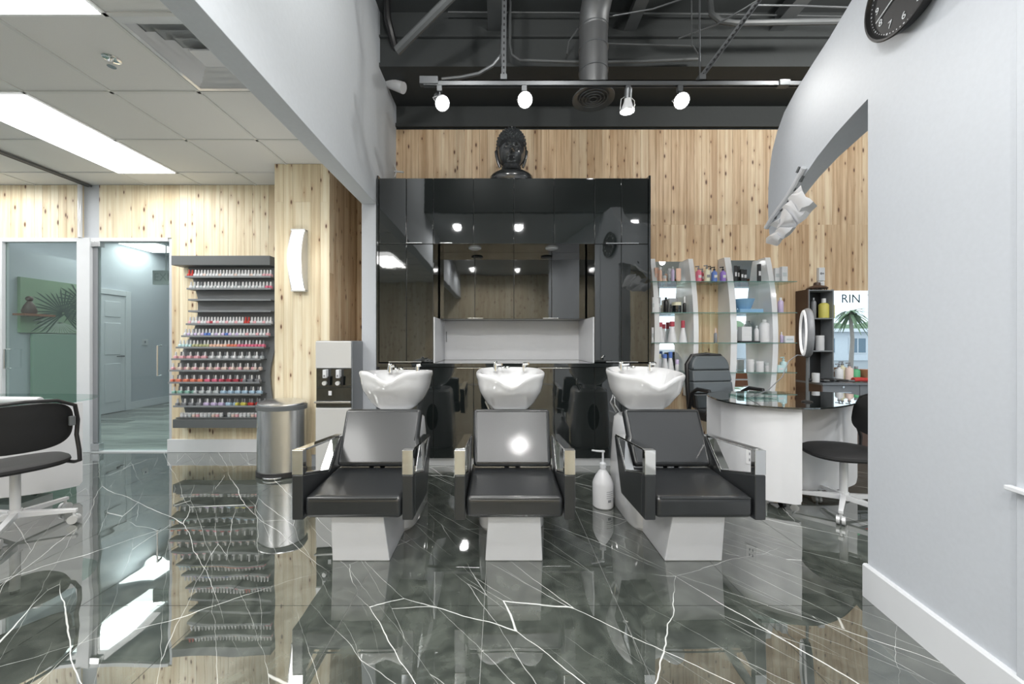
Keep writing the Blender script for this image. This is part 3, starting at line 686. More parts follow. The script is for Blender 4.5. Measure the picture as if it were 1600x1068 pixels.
# ================================================================== BIN, WATER DISPENSER, SCONCE
r = thing('pedal_bin', 'tall brushed steel pedal bin with black rim beside the boarded pillar', 'bin', (-2.02, 3.42, 0))
MB().lathe([(.21, 0), (.222, .005), (.222, .045), (.214, .05)], n=40, sy=.70).build('base_ring', 'black_plastic', r)
MB().lathe([(.214, .05), (.214, .60)], n=56, sy=.70).build('body', 'brushed', r)
MB().lathe([(.214, .60), (.224, .602), (.226, .64), (.215, .645)], n=48, sy=.70).build('rim', 'rack_grey', r)
lm = MB().lathe([(.215, .646), (.212, .656), (.17, .672), (.08, .682), (.01, .684)], n=40, sy=.70)
lm.v = [(p[0], p[1], p[2]+0.05*(p[1]+0.15)) for p in lm.v]; lm.build('lid', 'brushed', r)
MB().rings([[(.07*math.cos(PI+PI*i/12)*1.2, -.145+.045*math.sin(PI+PI*i/12), z) for i in range(13)] for z in (.006, .02)]).build('pedal', 'brushed', r, bevel=.003)

DX0, DX1, DY0, DY1 = at(493, 0, 3.32)[0], at(550, 0, 3.32)[0], 3.32, 3.585
r = thing('water_dispenser', 'silver and black water dispenser standing in front of the pillar', 'water dispenser', ((DX0+DX1)/2, (DY0+DY1)/2, 0))
def W(py_, Y=3.32): return EYE+(CY-py_)*Y/F
MB().box(DX0, DX1, DY0+.012, DY1, 0.0, W(532)).build('body', 'rack_grey_light', r, bevel=.006, world=True)
MB().box(DX0+.002, DX1-.006, DY0-.006, DY0+.012, W(575), W(532.8)).build('upper_panel', 'aluminium', r, bevel=.006, world=True)
MB().box(DX0+.008, DX1-.008, DY0+.0, DY0+.012, W(627), W(576)).build('recess', 'black_lacquer', r, world=True)
MB().box(DX0, DX1-.004, DY0-.03, DY0+.012, W(629), W(626)).build('drip_tray', 'brushed', r, bevel=.003, world=True)
MB().box(DX0+.002, DX1-.006, DY0-.006, DY0+.012, 0.02, W(637)).build('lower_panel', 'aluminium', r, bevel=.006, world=True)
MB().box(DX0+.006, DX1-.008, DY0-.002, DY0+.012, W(635.5), W(630)).build('trim_band', 'black_lacquer', r, world=True)
for px_ in (509, 529.5):
    c = at(px_, 583, 3.30)[0]
    t = MB().box(c-.016, c+.016, DY0-.05, DY0+.0, W(590, 3.3), W(577, 3.3)).build('tap', 'trim_white', r, bevel=.004, world=True)
    MB().cyl((c, DY0-.055, W(598, 3.3)), (c, DY0-.03, W(598, 3.3)), .019, .019, 18).build('tap_button', 'aluminium', t, world=True)
    MB().box(c-.007, c+.007, DY0-.052, DY0-.05, W(588, 3.3), W(585, 3.3)).build('mark', 'smoke', t, world=True)
    MB().cyl((c+.03, DY0-.02, W(602, 3.3)), (c+.03, DY0-.02, W(588, 3.3)), .009, .014).build('nozzle', 'black_plastic', t, world=True)
c = at(515, 614, 3.31); MB().box(c[0]-.014, c[0]+.014, DY0-.003, DY0, c[2]-.02, c[2]+.02).build('sticker', 'white_satin', r, world=True)

# curved wall sconce
sc0 = at(466, 406, 3.55)
r = thing('wall_sconce', 'bowed glowing wall lamp with metal frame on the boarded pillar', 'lamp', (sc0[0], 3.599, sc0[2]))
def arcp(h, d, n=14): return [(-h+2*h*i/n, -d*math.cos(PI*0.5*(-1+2*i/n))) for i in range(n+1)]
h = .285
pts = [(p[1]-.035, p[0]) for p in arcp(h, .075)]
MB().px([(0, -h)] + [(y_, z_) for y_, z_ in pts] + [(0, h)], -.062, .052).build('diffuser', 'sconce_glow', r)
fr = MB()
for (xa, xb) in ((-.072, -.062), (.052, .064)): fr.px([(0, -h-.012)] + [(y_-.004, z_*1.02) for y_, z_ in pts] + [(0, h+.012)], xa, xb)
fr.box(-.072, .064, -.05, 0, h+.001, h+.016).box(-.072, .064, -.05, 0, -h-.016, -h-.001)
fr.build('frame', 'aluminium', r)
light('sconce_light', 'POINT', (sc0[0], 3.30, sc0[2]), 3, (1, .96, .88), .12)

# ================================================================== NAIL POLISH RACK
YR = 4.0
def rx(px_): return (px_-CX)*YR/F
def rz(py_): return EYE+(CY-py_)*YR/F
def cp(x_, y_): return (250+x_/3.56, 380+y_/3.56)      # crop pixels -> photo pixels
rack = thing('nail_polish_rack', 'dark grey wavy-sided wall rack holding rows of nail polish', 'rack', (rx(350), 4.06, rz(666)))
lefte = [(135,130),(150,160),(165,200),(178,250),(190,300),(192,345),(190,390),(182,440),(165,490),(140,530),(112,580),(95,640),(86,700),(84,760),(90,820),(100,880),(118,930),(125,965)]
righte = [(610,965),(607,850),(600,800),(596,740),(600,690),(612,630),(632,570),(637,520),(637,130)]
MB().py([(rx(cp(*p)[0]), rz(cp(*p)[1])) for p in lefte+righte], 4.045, 4.066).build('back_panel', 'rack_grey_light', rack, world=True)
MB().box(rx(276.5), rx(428), 3.93, 4.065, rz(416), rz(401.5)).build('header', 'rack_grey', rack, bevel=.003, world=True)
MB().box(rx(278.5), rx(423), 3.93, 4.065, rz(666), rz(653)).build('base_box', 'rack_grey', rack, bevel=.003, world=True)
rows = [(433.5,165,636),(452,175,636),(469,183,636),(486.5,183,636),(506.5,170,636),(525,145,622),(542.5,115,597),(560.5,90,580),(578,75,572),(596.5,72,572),(614.5,80,580),(633,100,596),(650.5,112,596)]
for k, (py_, a, b) in enumerate(rows):
    x0, x1 = rx(cp(a, 0)[0]), rx(cp(b, 0)[0]); z = rz(py_)
    s_ = MB().box(x0, x1, 3.945, 4.045, z-.010, z).build('shelf', 'rack_grey', rack, world=True)
    if k < 12: MB().box(x0, x1, 3.938, 3.945, z-.010, z+.009).build('shelf_lip', 'rack_grey_light', s_, world=True)
bodym = {}
def bbody(c):
    if c not in bodym: bodym[c] = MB().rings([[(sx*w_, sy*w_, z) for sx, sy in ((-1,-1),(1,-1),(1,1),(-1,1))] for w_, z in ((.012, 0), (.0148, .006), (.0148, .030), (.006, .038))]).mesh('nail_polish_bottle', c)
    return bodym[c]
capm = {c: MB().lathe([(.0085, .034), (.0105, .038), (.0075, .077), (.005, .079)], n=8).mesh('cap', c) for c in ('white_gloss', 'smoke', 'red')}
rowcol = {
 0: (27, lambda i: 'red' if i < 2 else ('rose' if i > 23 else 'nude' if i % 5 == 0 else 'white_satin'), lambda i: 'red' if i < 2 else 'white_gloss', 'top'),
 1: (24, lambda i: 'pink' if i > 21 else 'clear_grey' if i % 2 else 'white_satin', lambda i: 'smoke' if i in (3, 14) else 'white_gloss', 'second'),
 4: (27, lambda i: 'red' if i in (18, 19) else 'cap_red' if i == 7 else 'rose' if i % 3 == 0 else 'white_satin', lambda i: 'red' if i in (18, 19) else 'white_gloss', 'third filled'),
 5: (25, lambda i: 'royal_blue' if i in (6, 7, 12) else 'lilac' if i % 2 and i < 16 else 'rose' if i > 15 and i % 3 == 0 else 'white_satin', lambda i: 'white_gloss', 'fourth filled'),
 6: (25, lambda i: 'pale_aqua' if i < 4 else 'gold_green' if i < 9 else 'peach' if i < 14 else 'coral' if i < 17 else 'pink', lambda i: 'smoke' if i > 4 and i % 3 == 0 else 'white_gloss', 'fifth filled'),
 7: (24, lambda i: 'rose' if i < 9 else 'clear_grey' if i % 2 else 'white_satin', lambda i: 'white_gloss' if i % 2 == 0 else 'smoke', 'sixth filled'),
 8: (24, lambda i: 'nude' if i % 3 else 'rose', lambda i: 'white_gloss' if i % 2 == 0 else 'smoke', 'seventh filled'),
 9: (25, lambda i: 'coral' if i < 9 else 'pink' if i < 14 else 'cap_red' if i < 20 else 'smoke', lambda i: 'white_gloss' if i % 2 == 0 else 'smoke', 'eighth filled'),
 10: (25, lambda i: 'teal' if i < 6 else 'clear_grey' if i < 13 else 'powder_blue', lambda i: 'white_gloss' if i % 2 == 0 else 'smoke', 'ninth filled'),
 11: (24, lambda i: 'smoke' if i < 7 else 'lilac' if i < 13 else 'powder_blue' if i < 16 else 'yellow' if i < 19 else 'red', lambda i: 'white_gloss' if i % 2 == 0 and i < 14 else 'smoke', 'tenth filled')}
cname = {'red': 'red', 'rose': 'soft pink', 'nude': 'beige', 'white_satin': 'milky white', 'pink': 'bright pink', 'clear_grey': 'pale grey', 'cap_red': 'dark red', 'royal_blue': 'blue', 'lilac': 'lilac', 'pale_aqua': 'aqua', 'gold_green': 'olive gold', 'peach': 'peach', 'coral': 'coral', 'smoke': 'dark grey', 'teal': 'green', 'powder_blue': 'light blue', 'yellow': 'yellow'}
for k, (n_, cf, kf, nm) in rowcol.items():
    py_, a, b = rows[k]; x0, x1 = rx(cp(a, 0)[0])+.022, rx(cp(b, 0)[0])-.022
    for i in range(n_):
        c_ = cf(i); cc = kf(i); yy = 3.972 if (k < 7 or i % 2 == 0) else 3.995
        o = inst('nail_polish_bottle', bbody(c_), (x0+(x1-x0)*i/(n_-1), yy, rz(py_)), None, (0, 0, random.uniform(-.2, .2)))
        part_ = ['left end', 'left part', 'middle', 'right part', 'right end'][min(4, int(5*i/n_))]
        tag(o, '%s nail polish bottle with %s cap, %s of the %s row' % (cname[c_], {'white_gloss': 'white', 'smoke': 'dark', 'red': 'red'}[cc], part_, nm), 'nail polish', 'nail polish bottles, %s row' % nm)
        inst('cap', capm[cc], (0, 0, 0), o)
jm = {c: MB().lathe([(.016, 0), (.018, .004), (.018, .026), (.013, .030)], n=10).mesh('nail_jar', c) for c in ('white_satin', 'rose', 'nude', 'clear_grey')}
jlid = MB().lathe([(.0175, .030), (.0185, .032), (.0185, .043), (.015, .046)], n=10).mesh('lid', 'white_gloss')
for i in range(21):
    if i == 11: continue
    c_ = ['white_satin', 'clear_grey', 'rose', 'white_satin', 'nude'][i*3 % 5]
    o = inst('nail_jar', jm[c_], (rx(cp(128, 0)[0])+i*.0425, 3.99, rz(650.5)))
    tag(o, '%s low jar with white lid on the bottom shelf of the rack' % cname[c_], 'jar', 'low jars on the bottom rack shelf'); inst('lid', jlid, (0, 0, 0), o)

# ================================================================== TASK CHAIRS
def task_chair(loc, rz_, label, base_rot=0):
    r = thing('task_chair', label, 'chair', loc, rz_, 'black task chairs on white star bases')
    # forward = +y ; seat
    R = []
    for k, z in ((.86, .405), (.97, .412), (1.0, .425), (.985, .44), (.90, .452), (.5, .456), (.1, .456)):
        R.append([(.232*k*SE(2*PI*j/40, .75)[0], .235*k*SE(2*PI*j/40, .75)[1], z - .012*max(0, SE(2*PI*j/40, .75)[1])*k) for j in range(40)])
    MB().rings(R).build('seat', 'black_fabric', r)
    # backrest, bowed pad
    bp = MB(); R = []
    for q, th in ((0, 0), (1, 1)): pass
    nu, nv = 20, 10
    def bpt(u, v, off):       # u,v in -1..1
        c_ = 1-abs(u)**4*0.0; hh = .115*(1-abs(u)**3)**.5 if abs(u) < 1 else 0
        x = .205*u; y = -.245+.05*u*u*1.2+off - .02*v; z = .70+v*hh - .018*u*u
        return (x, y, z)
    def grid(off, flip):
        P = [bpt(-1+2*i/nu, -1+2*j/nv, off) for i in range(nu+1) for j in range(nv+1)]
        Fs = [(i*(nv+1)+j, (i+1)*(nv+1)+j, (i+1)*(nv+1)+j+1, i*(nv+1)+j+1) for i in range(nu) for j in range(nv)]
        return P, [f[::-1] for f in Fs] if flip else Fs
    loop = [bpt(math.cos(2*PI*j/48), 0, 0) for j in range(48)]
    def ringpts(s_, off):
        out = []
        for j in range(48):
            t = 2*PI*j/48; c_, sn = SE(t, .62); x = .216*c_*s_; z = .685+.152*sn*s_
            out.append((x, -.245+.06*(x/.205)**2+off-.15*(z-.70), z))
        return out
    MB().rings([ringpts(.3, -.014), ringpts(.8, -.014), ringpts(.97, -.008), ringpts(1.0, 0), ringpts(.97, .012), ringpts(.8, .026), ringpts(.3, .032)]).build('backrest', 'black_fabric', r)
    path = [(-.19, -.06, .41), (-.225, -.16, .41), (-.235, -.235, .43), (-.232, -.235, .50), (-.226, -.205, .60), (-.232, -.20, .70), (-.215, -.225, .80), (-.13, -.265, .845), (0, -.285, .855), (.13, -.265, .845), (.215, -.225, .80), (.232, -.20, .70), (.226, -.205, .60), (.232, -.235, .50), (.235, -.235, .43), (.225, -.16, .41), (.19, -.06, .41)]
    MB().tube(path, .0115, 10).build('tube_frame', 'black_plastic', r)
    for s_ in (-1, 1): MB().obox((s_*.20, -.235, .70), (.03, .03, .06)).build('bracket', 'rack_grey', r, bevel=.004)
    MB().cyl((0, 0, .10), (0, 0, .375), .024, None, 18).build('post', 'white_gloss', r)
    MB().cyl((0, 0, .375), (0, 0, .40), .02, None, 14).box(-.1, .1, -.08, .08, .395, .408).build('seat_mount', 'black_plastic', r)
    MB().cyl((0, 0, .085), (0, 0, .14), .036, .03, 18).build('hub', 'white_gloss', r)
    for k in range(5):
        a = base_rot + 2*PI*k/5; c_, s_ = math.cos(a), math.sin(a)
        R3 = Matrix.Rotation(a, 3, 'Z')
        lg = MB(); P0 = [R3 @ Vector((.02, y_, z_)) for y_, z_ in ((-.018, .085), (.018, .085), (.018, .125), (-.018, .125))]; P1 = [R3 @ Vector((.30, y_, z_)) for y_, z_ in ((-.013, .075), (.013, .075), (.013, .098), (-.013, .098))]
        lg.rings([[tuple(p) for p in P0], [tuple(p) for p in P1]])
        leg = lg.build('leg', 'white_gloss', r, bevel=.004)
        ca = MB(); cpt = R3 @ Vector((.285, 0, .03)); side = R3 @ Vector((0, 1, 0))
        for q in (-.014, .014): ca.cyl(tuple(cpt+side*(q-.009)), tuple(cpt+side*(q+.009)), .0275, None, 16)
        ca.cyl(tuple(cpt), tuple(cpt+Vector((0, 0, .05))), .008)
        ca.build('caster', 'aluminium', leg)
    return r
# left: faces left and away; right: faces the desk
task_chair((-3.13, 2.38, 0), math.atan2(.50, -.86)-PI/2, 'black task chair on a white star base at the left edge, back turned', -0.69)
task_chair((2.49, 2.66, 0), math.atan2(.25, -.97)-PI/2, 'black task chair on white star base at the right desk, half hidden by the wall', 0.08)

# ================================================================== MANICURE DESKS
def smooth(pts, n=8):
    out = []
    for i in range(len(pts)-1):
        p0, p1, p2, p3 = pts[max(i-1, 0)], pts[i], pts[i+1], pts[min(i+2, len(pts)-1)]
        for k in range(n):
            t = k/n; out.append(tuple(0.5*((2*p1[q])+(-p0[q]+p2[q])*t+(2*p0[q]-5*p1[q]+4*p2[q]-p3[q])*t*t+(-p0[q]+3*p1[q]-3*p2[q]+p3[q])*t**3) for q in (0, 1)))
    out.append(pts[-1]); return out
def curved_panel(mb, pts, z0, z1, th=.018, corner=0):
    P = smooth(pts); n = len(P)
    def nrm(i):
        a = Vector(P[min(i+1, n-1)])-Vector(P[max(i-1, 0)]); a.normalize(); return Vector((-a.y, a.x))
    R = []
    for i in range(n):
        q = Vector(P[i]); m_ = nrm(i)*th; zb = z0
        if corner:
            d = (Vector(P[-1])-q).length
            if d < corner: zb = z0 + corner - math.sqrt(max(0, corner**2-(corner-d)**2))
        R.append([(q.x, q.y, zb), (q.x, q.y, z1), (q.x+m_.x, q.y+m_.y, z1), (q.x+m_.x, q.y+m_.y, zb)])
    return mb.rings(R)
def desk_casters(r, spots):
    for x_, y_ in spots:
        c = MB().cyl((x_-.012, y_, .026), (x_+.012, y_, .026), .026, None, 16).cyl((x_, y_, .03), (x_, y_, .06), .008).box(x_-.02, x_+.02, y_-.02, y_+.02, .055, .062)
        c.build('caster', 'black_plastic', r, world=True)
r = thing('manicure_desk', 'white curved manicure desk with black glass top behind the right shampoo chair', 'desk', (2.3, 3.0, 0))
dt = [(1.76, 2.97), (1.78, 2.80), (1.88, 2.67), (2.10, 2.575), (2.34, 2.60), (2.60, 2.72), (2.86, 2.90), (3.06, 3.10), (3.12, 3.30), (2.95, 3.42), (2.5, 3.45), (2.1, 3.42), (1.85, 3.28)]
dts = smooth(dt+[dt[0]], 6)[:-1]
MB().pz(dts, .748, .760).build('glass_top', 'desk_glass_top', r, world=True, bevel=.002)
curved_panel(MB(), [(1.82, 3.02), (1.845, 2.84), (1.95, 2.70), (2.145, 2.605)], .062, .748, corner=.03).build('front_panel', 'white_satin', r, world=True)
curved_panel(MB(), [(2.16, 2.93), (2.45, 2.88), (2.70, 2.90), (2.94, 3.02)], .062, .748, corner=.05).build('knee_panel', 'white_satin', r, world=True)
MB().box(2.135, 2.15, 2.62, 2.93, .062, .748).build('side_panel', 'white_satin', r, world=True)
MB().box(1.86, 2.13, 3.0, 3.30, .062, .748).build('drawer_body', 'white_satin', r, world=True)
q = at(1160, 729, 2.78)
desk_casters(r, [(1.92, 2.86), (2.09, 2.72), (2.00, 3.15), (2.28, 3.1), (2.85, 3.1)])
o = thing('power_outlet', 'white double socket on the curved side of the right desk', 'socket', (1.893, 2.762, .30), math.radians(-50))
MB().box(-.036, .036, -.006, 0, 0, .115).build('plate', 'white_gloss', o, bevel=.003)
for z in (.035, .08): MB().box(-.014, -.006, -.0075, -.006, z-.01, z+.01).box(.006, .014, -.0075, -.006, z-.01, z+.01).build('slot', 'smoke', o)

r = thing('manicure_desk', 'white curved manicure desk with clear glass top at the left edge', 'desk', (-4.0, 3.0, 0))
curved_panel(MB(), [(-4.9, 2.60), (-4.3, 2.61), (-3.85, 2.66), (-3.52, 2.78), (-3.35, 2.96)], .07, .735, corner=.03).build('front_panel', 'white_satin', r, world=True)
MB().box(-4.6, -3.82, 2.92, 3.15, .07, .735).build('drawer_body', 'white_satin', r, world=True)
MB().pz(smooth([(-4.9, 2.56), (-4.3, 2.57), (-3.85, 2.62), (-3.6, 2.76), (-3.42, 3.0), (-3.52, 3.22), (-3.8, 3.35), (-4.9, 3.38)], 5), .737, .747).build('glass_top', 'shelf_glass', r, world=True)
desk_casters(r, [(-4.3, 2.8), (-3.75, 2.85), (-4.3, 3.10), (-3.9, 3.10)])
o = tag(MB().cyl((-4.05, 2.78, .782), (-3.53+.04, 2.80, .775), .028, None, 16).build('rolled_towel', 'trim_white', bevel=.01), 'white padded hand rest lying on the left glass desk', 'hand rest')
# things on the right desk
o = thing('ring_lamp', 'ring lamp on a slim black pole standing on the black glass desk', 'lamp', (2.36, 2.82, .7605), math.radians(-33))
MB().lathe([(.035, 0), (.035, .006), (.012, .014)], n=20).build('base', 'black_plastic', o)
MB().cyl((0, 0, .01), (0, 0, .36), .010, .008).build('pole', 'dark_steel', o)
rp = [(.0, .165*math.cos(2*PI*j/40), .53+.165*math.sin(2*PI*j/40)) for j in range(40)]
MB().tube(rp, .024, 10, closed=True).build('ring', 'smoke', o)
rp2 = [(-.018, .163*math.cos(2*PI*j/40), .53+.163*math.sin(2*PI*j/40)) for j in range(40)]
MB().tube(rp2, .014, 8, closed=True).build('diffuser', 'ring_glow', o)
MB().box(-.02, .02, -.02, .02, .345, .37).ball((0, 0, .36), .022).build('bracket', 'black_plastic', o)
tag(MB().tube([(2.36, 2.83, 1.11), (2.30, 2.84, 1.12), (2.24, 2.85, 1.07), (2.20, 2.86, .95), (2.13, 2.9, .85), (2.08, 2.95, .80), (2.05, 3.05, .765)], .0035, 6).build('lamp_cable', 'smoke'), 'thin grey cable hanging from the ring lamp', 'cable')
tag(MB().box(1.98, 2.24, 2.95, 3.18, .7605, .778).build('nail_table_mat', 'shelf_glass', bevel=.004), 'clear tray lying on the black glass desk', 'tray')
# a high-backed office chair behind the desk
o = thing('office_chair', 'high-backed black leather office chair with painted sheen behind the right desk', 'chair', (2.27, 3.85, 0), math.radians(10))
def slab(w0, w1, z0, z1, y0, y1, th): return [[(-w0, y0, z0), (w0, y0, z0), (w0, y0+th, z0), (-w0, y0+th, z0)], [(-w1, y1, z1), (w1, y1, z1), (w1, y1+th, z1), (-w1, y1+th, z1)]]
MB().rings(slab(.22, .235, .52, .68, .0, .02, .09)).build('backrest', 'leather', o, bevel=.02, seg=3)
MB().rings(slab(.235, .235, .682, .80, .022, .04, .09)).build('back_cushion', 'sheen_leather', o, bevel=.016, seg=3)  # upper cushions paler than the rest: sheen painted in
MB().rings(slab(.235, .225, .802, .92, .042, .06, .09)).build('back_cushion', 'sheen_leather', o, bevel=.016, seg=3)
R = []
for a in range(9):
    t = a/8; z = .922+.15*t; w_ = .225*math.sqrt(max(.0, 1-(t**3)*.55)); R.append([(-w_, .062+.02*t, z), (w_, .062+.02*t, z), (w_, .145, z), (-w_, .145, z)])
MB().rings(R).build('head_cushion', 'sheen_leather', o, bevel=.02, seg=3)
sh = MB().tube([(-.24, .10, .5), (-.25, .12, .8), (-.24, .14, .98), (-.17, .15, 1.07), (0, .15, 1.085), (.17, .15, 1.07), (.24, .14, .98), (.25, .12, .8), (.24, .10, .5)], .022, 8); sh.build('shell', 'black_plastic', o)
MB().box(-.25, .25, -.36, .02, .42, .53).build('seat', 'leather', o, bevel=.03, seg=3)
for s_ in (-1, 1): MB().tube([(s_*.27, .06, .52), (s_*.30, -.02, .70), (s_*.30, -.10, .745), (s_*.30, -.26, .745), (s_*.29, -.28, .66), (s_*.27, -.20, .50)], .02, 8).build('arm', 'black_plastic', o)
MB().cyl((0, -.2, .08), (0, -.2, .42), .03).build('post', 'black_plastic', o)
for k in range(5):
    a = 2*PI*k/5+.3; l = MB().cyl((0, -.2, .10), (.27*math.cos(a), -.2+.27*math.sin(a), .07), .022, .015).build('leg', 'black_plastic', o)
    MB().cyl((.27*math.cos(a)-.015, -.2+.27*math.sin(a), .028), (.27*math.cos(a)+.015, -.2+.27*math.sin(a), .028), .028).cyl((.27*math.cos(a), -.2+.27*math.sin(a), .03), (.27*math.cos(a), -.2+.27*math.sin(a), .07), .01).build('caster', 'black_plastic', l)

# ================================================================== GLASS DISPLAY SHELVES
ZS = [1.889, 1.546, 1.213, .885]
def fin(parent, x, th, ytop, ymid, ybot, z0, z1, flipped=False):
    pts = [(4.298, z0), (4.298, z1)]; n = 14
    for i in range(n+1):
        t = i/n; z = z1+(z0-z1)*t
        y = ytop*(1-t)**2 + 2*t*(1-t)*(2*ymid-(ytop+ybot)/2) + ybot*t*t
        pts.append((y, z))
    return MB().px(pts, x, x+th).build('side_fin', 'white_gloss', parent, bevel=.002, world=True)
def display(label, xs, xe, fins, mirror, z0, z1):
    r = thing('display_shelf', label, 'shelf', ((xs+xe)/2, 4.2, z0))
    for x, th in fins: fin(r, x, th, 4.18, 4.06, 4.14, z0, z1)
    MB().box(mirror[0], mirror[1], 4.285, 4.298, z0+.1, z1-.01).build('mirror_back', 'mirror', r, world=True)
    for z in ZS:
        s_ = MB().box(xs, xe, 4.052, 4.284, z-.008, z).build('glass_shelf', 'shelf_glass', r, world=True)
        MB().box(xs, xe, 4.05, 4.052, z-.008, z).build('polished_edge', 'glass_edge', s_, world=True)
    return r
display('white bowed display shelf with glass tiers next to the black cabinets', 1.662, 2.375, [(1.715, .055), (2.146, .055)], (1.77, 2.146), .60, 2.165)
display('white bowed display shelf with glass tiers behind the office chair', 2.39, 3.28, [(2.555, .07), (3.02, .06)], (2.625, 3.02), .50, 2.18)

def bottle(px_, shelf, label, body='white_satin', cap='white_gloss', kind='cyl', h=.15, r=.028, Y=4.14, capr=None, caph=.03, z=None, cat='bottle', name='product_bottle', group='salon products on the display shelves'):
    zz = ZS[shelf] if z is None else z; x = (px_-CX)*Y/F
    o = thing(name, label, cat, (x, Y, zz), 0, group)
    hb = h-caph
    if kind == 'cyl': MB().lathe([(r*.9, 0), (r, .004), (r, hb*.86), (r*.75, hb*.96), (r*.4, hb)], n=18).build('bottle', body, o)
    elif kind == 'pump':
        MB().lathe([(r*.9, 0), (r, .004), (r, hb*.80), (r*.8, hb*.88), (r*.35, hb*.92), (r*.35, hb)], n=18).build('bottle', body, o)
        MB().lathe([(r*.4, hb), (r*.4, hb+.018), (r*.15, hb+.02), (r*.15, h), (r*.3, h+.002), (r*.3, h+.012)], n=10).cyl((0, 0, h+.007), (-r*1.2, -.005, h+.003), .006).build('pump', cap, o)
        return o
    elif kind == 'cone': MB().lathe([(r, 0), (r*1.02, .01), (r*.42, hb)], n=20).build('bottle', body, o)
    elif kind == 'tube': MB().rings([[(r*SE(2*PI*j/16, .8)[0], r*.6*SE(2*PI*j/16, .8)[1], .025) for j in range(16)], [(r*1.15*SE(2*PI*j/16, .8)[0], r*.12*SE(2*PI*j/16, .8)[1], h) for j in range(16)]]).build('tube', body, o); MB().lathe([(r*.8, 0), (r*.8, .025)], n=14).build('cap', cap, o); return o
    elif kind == 'box': MB().box(-r, r, -r*.7, r*.7, 0, h).build('carton', body, o, bevel=.002); MB().box(-r*.7, r*.7, -r*.7-.001, -r*.7, h*.35, h*.6).build('printed_label', cap, o); return o
    elif kind == 'jar': MB().lathe([(r*.95, 0), (r, .004), (r, hb), (r*.9, hb+.001)], n=20).build('jar', body, o); MB().lathe([(r*1.02, hb+.001), (r*1.02, h), (r*.9, h+.002)], n=20).build('lid', cap, o); return o
    cr_ = capr or r*.45
    MB().lathe([(cr_, hb), (cr_, h-.004), (cr_*.85, h)], n=14).build('cap', cap, o)
    return o
# first display, top to bottom
bottle(1025.5, 0, 'salmon pink tall carton, first on the top glass tier by the cabinets', 'peach', 'nude', 'box', .165, .020)
bottle(1031.5, 0, 'rose bottle with white cap beside the salmon carton', 'peach', 'white_gloss', 'cyl', .165, .019, 4.10, capr=.016)
bottle(1038, 0, 'low amber glass jar on the top glass tier', 'nude', 'clear_grey', 'jar', .07, .022, 4.12, cat='jar')
bottle(1046, 0, 'grey carton standing behind the rose spray bottle', 'silver_box', 'clear_grey', 'box', .17, .018, 4.2)
bottle(1051, 0, 'slim rose-grey spray bottle with clear cap on the top tier', 'lilac', 'clear_grey', 'cyl', .17, .018, 4.10)
bottle(1060, 0, 'peach squeeze tube standing on the top glass tier', 'peach', 'peach', 'tube', .155, .026, 4.12)
bottle(1029, 1, 'dark grey tall carton on the second tier by the cabinets', 'silver_box', 'clear_grey', 'box', .17, .020, 4.10)
bottle(1040.5, 1, 'black bottle with beige label on the second tier', 'black_plastic', 'black_plastic', 'cyl', .17, .026, 4.10)
bottle(1050, 1, 'square grey carton behind the black bottle and jar', 'silver_box', 'rack_grey', 'box', .17, .05, 4.22)
bottle(1057, 1, 'wide black jar with pale gold lid on the second tier', 'black_lacquer', 'cream', 'jar', .115, .048, 4.11, cat='jar', caph=.035)
bottle(1069.5, 1, 'small black dropper bottle with white tip on the second tier', 'black_plastic', 'white_gloss', 'cyl', .18, .018, 4.10, caph=.07, capr=.009)
bottle(1020.5, 1, 'white slim carton at the cabinet side of the second tier', 'white_satin', 'clear_grey', 'box', .17, .012, 4.08)
bottle(1032, 2, 'white cone bottle with dark red cap, nearest the cabinets', 'white_satin', 'cap_red', 'cone', .225, .040, 4.10, capr=.021, caph=.05)
bottle(1037, 2, 'white cone bottle with dark red cap, standing one behind the others', 'white_satin', 'cap_red', 'cone', .21, .036, 4.21, capr=.021, caph=.05)
bottle(1050, 2, 'white cone bottle with wide red cap in the middle of the third tier', 'white_satin', 'cap_red', 'cone', .235, .050, 4.11, capr=.026, caph=.055)
bottle(1067, 2, 'white cone bottle with long red cap, farthest from the cabinets', 'white_satin', 'cap_red', 'cone', .245, .042, 4.10, capr=.020, caph=.08)
bottle(1019.5, 2, 'white slim carton at the cabinet side of the third tier', 'white_satin', 'clear_grey', 'box', .17, .012, 4.08)
bottle(1030.5, 3, 'white tube bottle with pale cap, left of the blue capped ones', 'white_satin', 'cream', 'cyl', .20, .024, 4.17, capr=.02, caph=.05)
bottle(1039, 3, 'white cone bottle with blue cap, nearer the cabinets', 'white_satin', 'royal_blue', 'cone', .20, .040, 4.10, capr=.022, caph=.045)
bottle(1047.5, 3, 'white cone bottle with taller blue cap on the fourth tier', 'white_satin', 'royal_blue', 'cone', .225, .042, 4.16, capr=.021, caph=.07)
bottle(1058, 3, 'small white bottle with lilac band on the fourth tier', 'white_satin', 'lilac', 'cyl', .14, .020, 4.10, capr=.018, caph=.05)
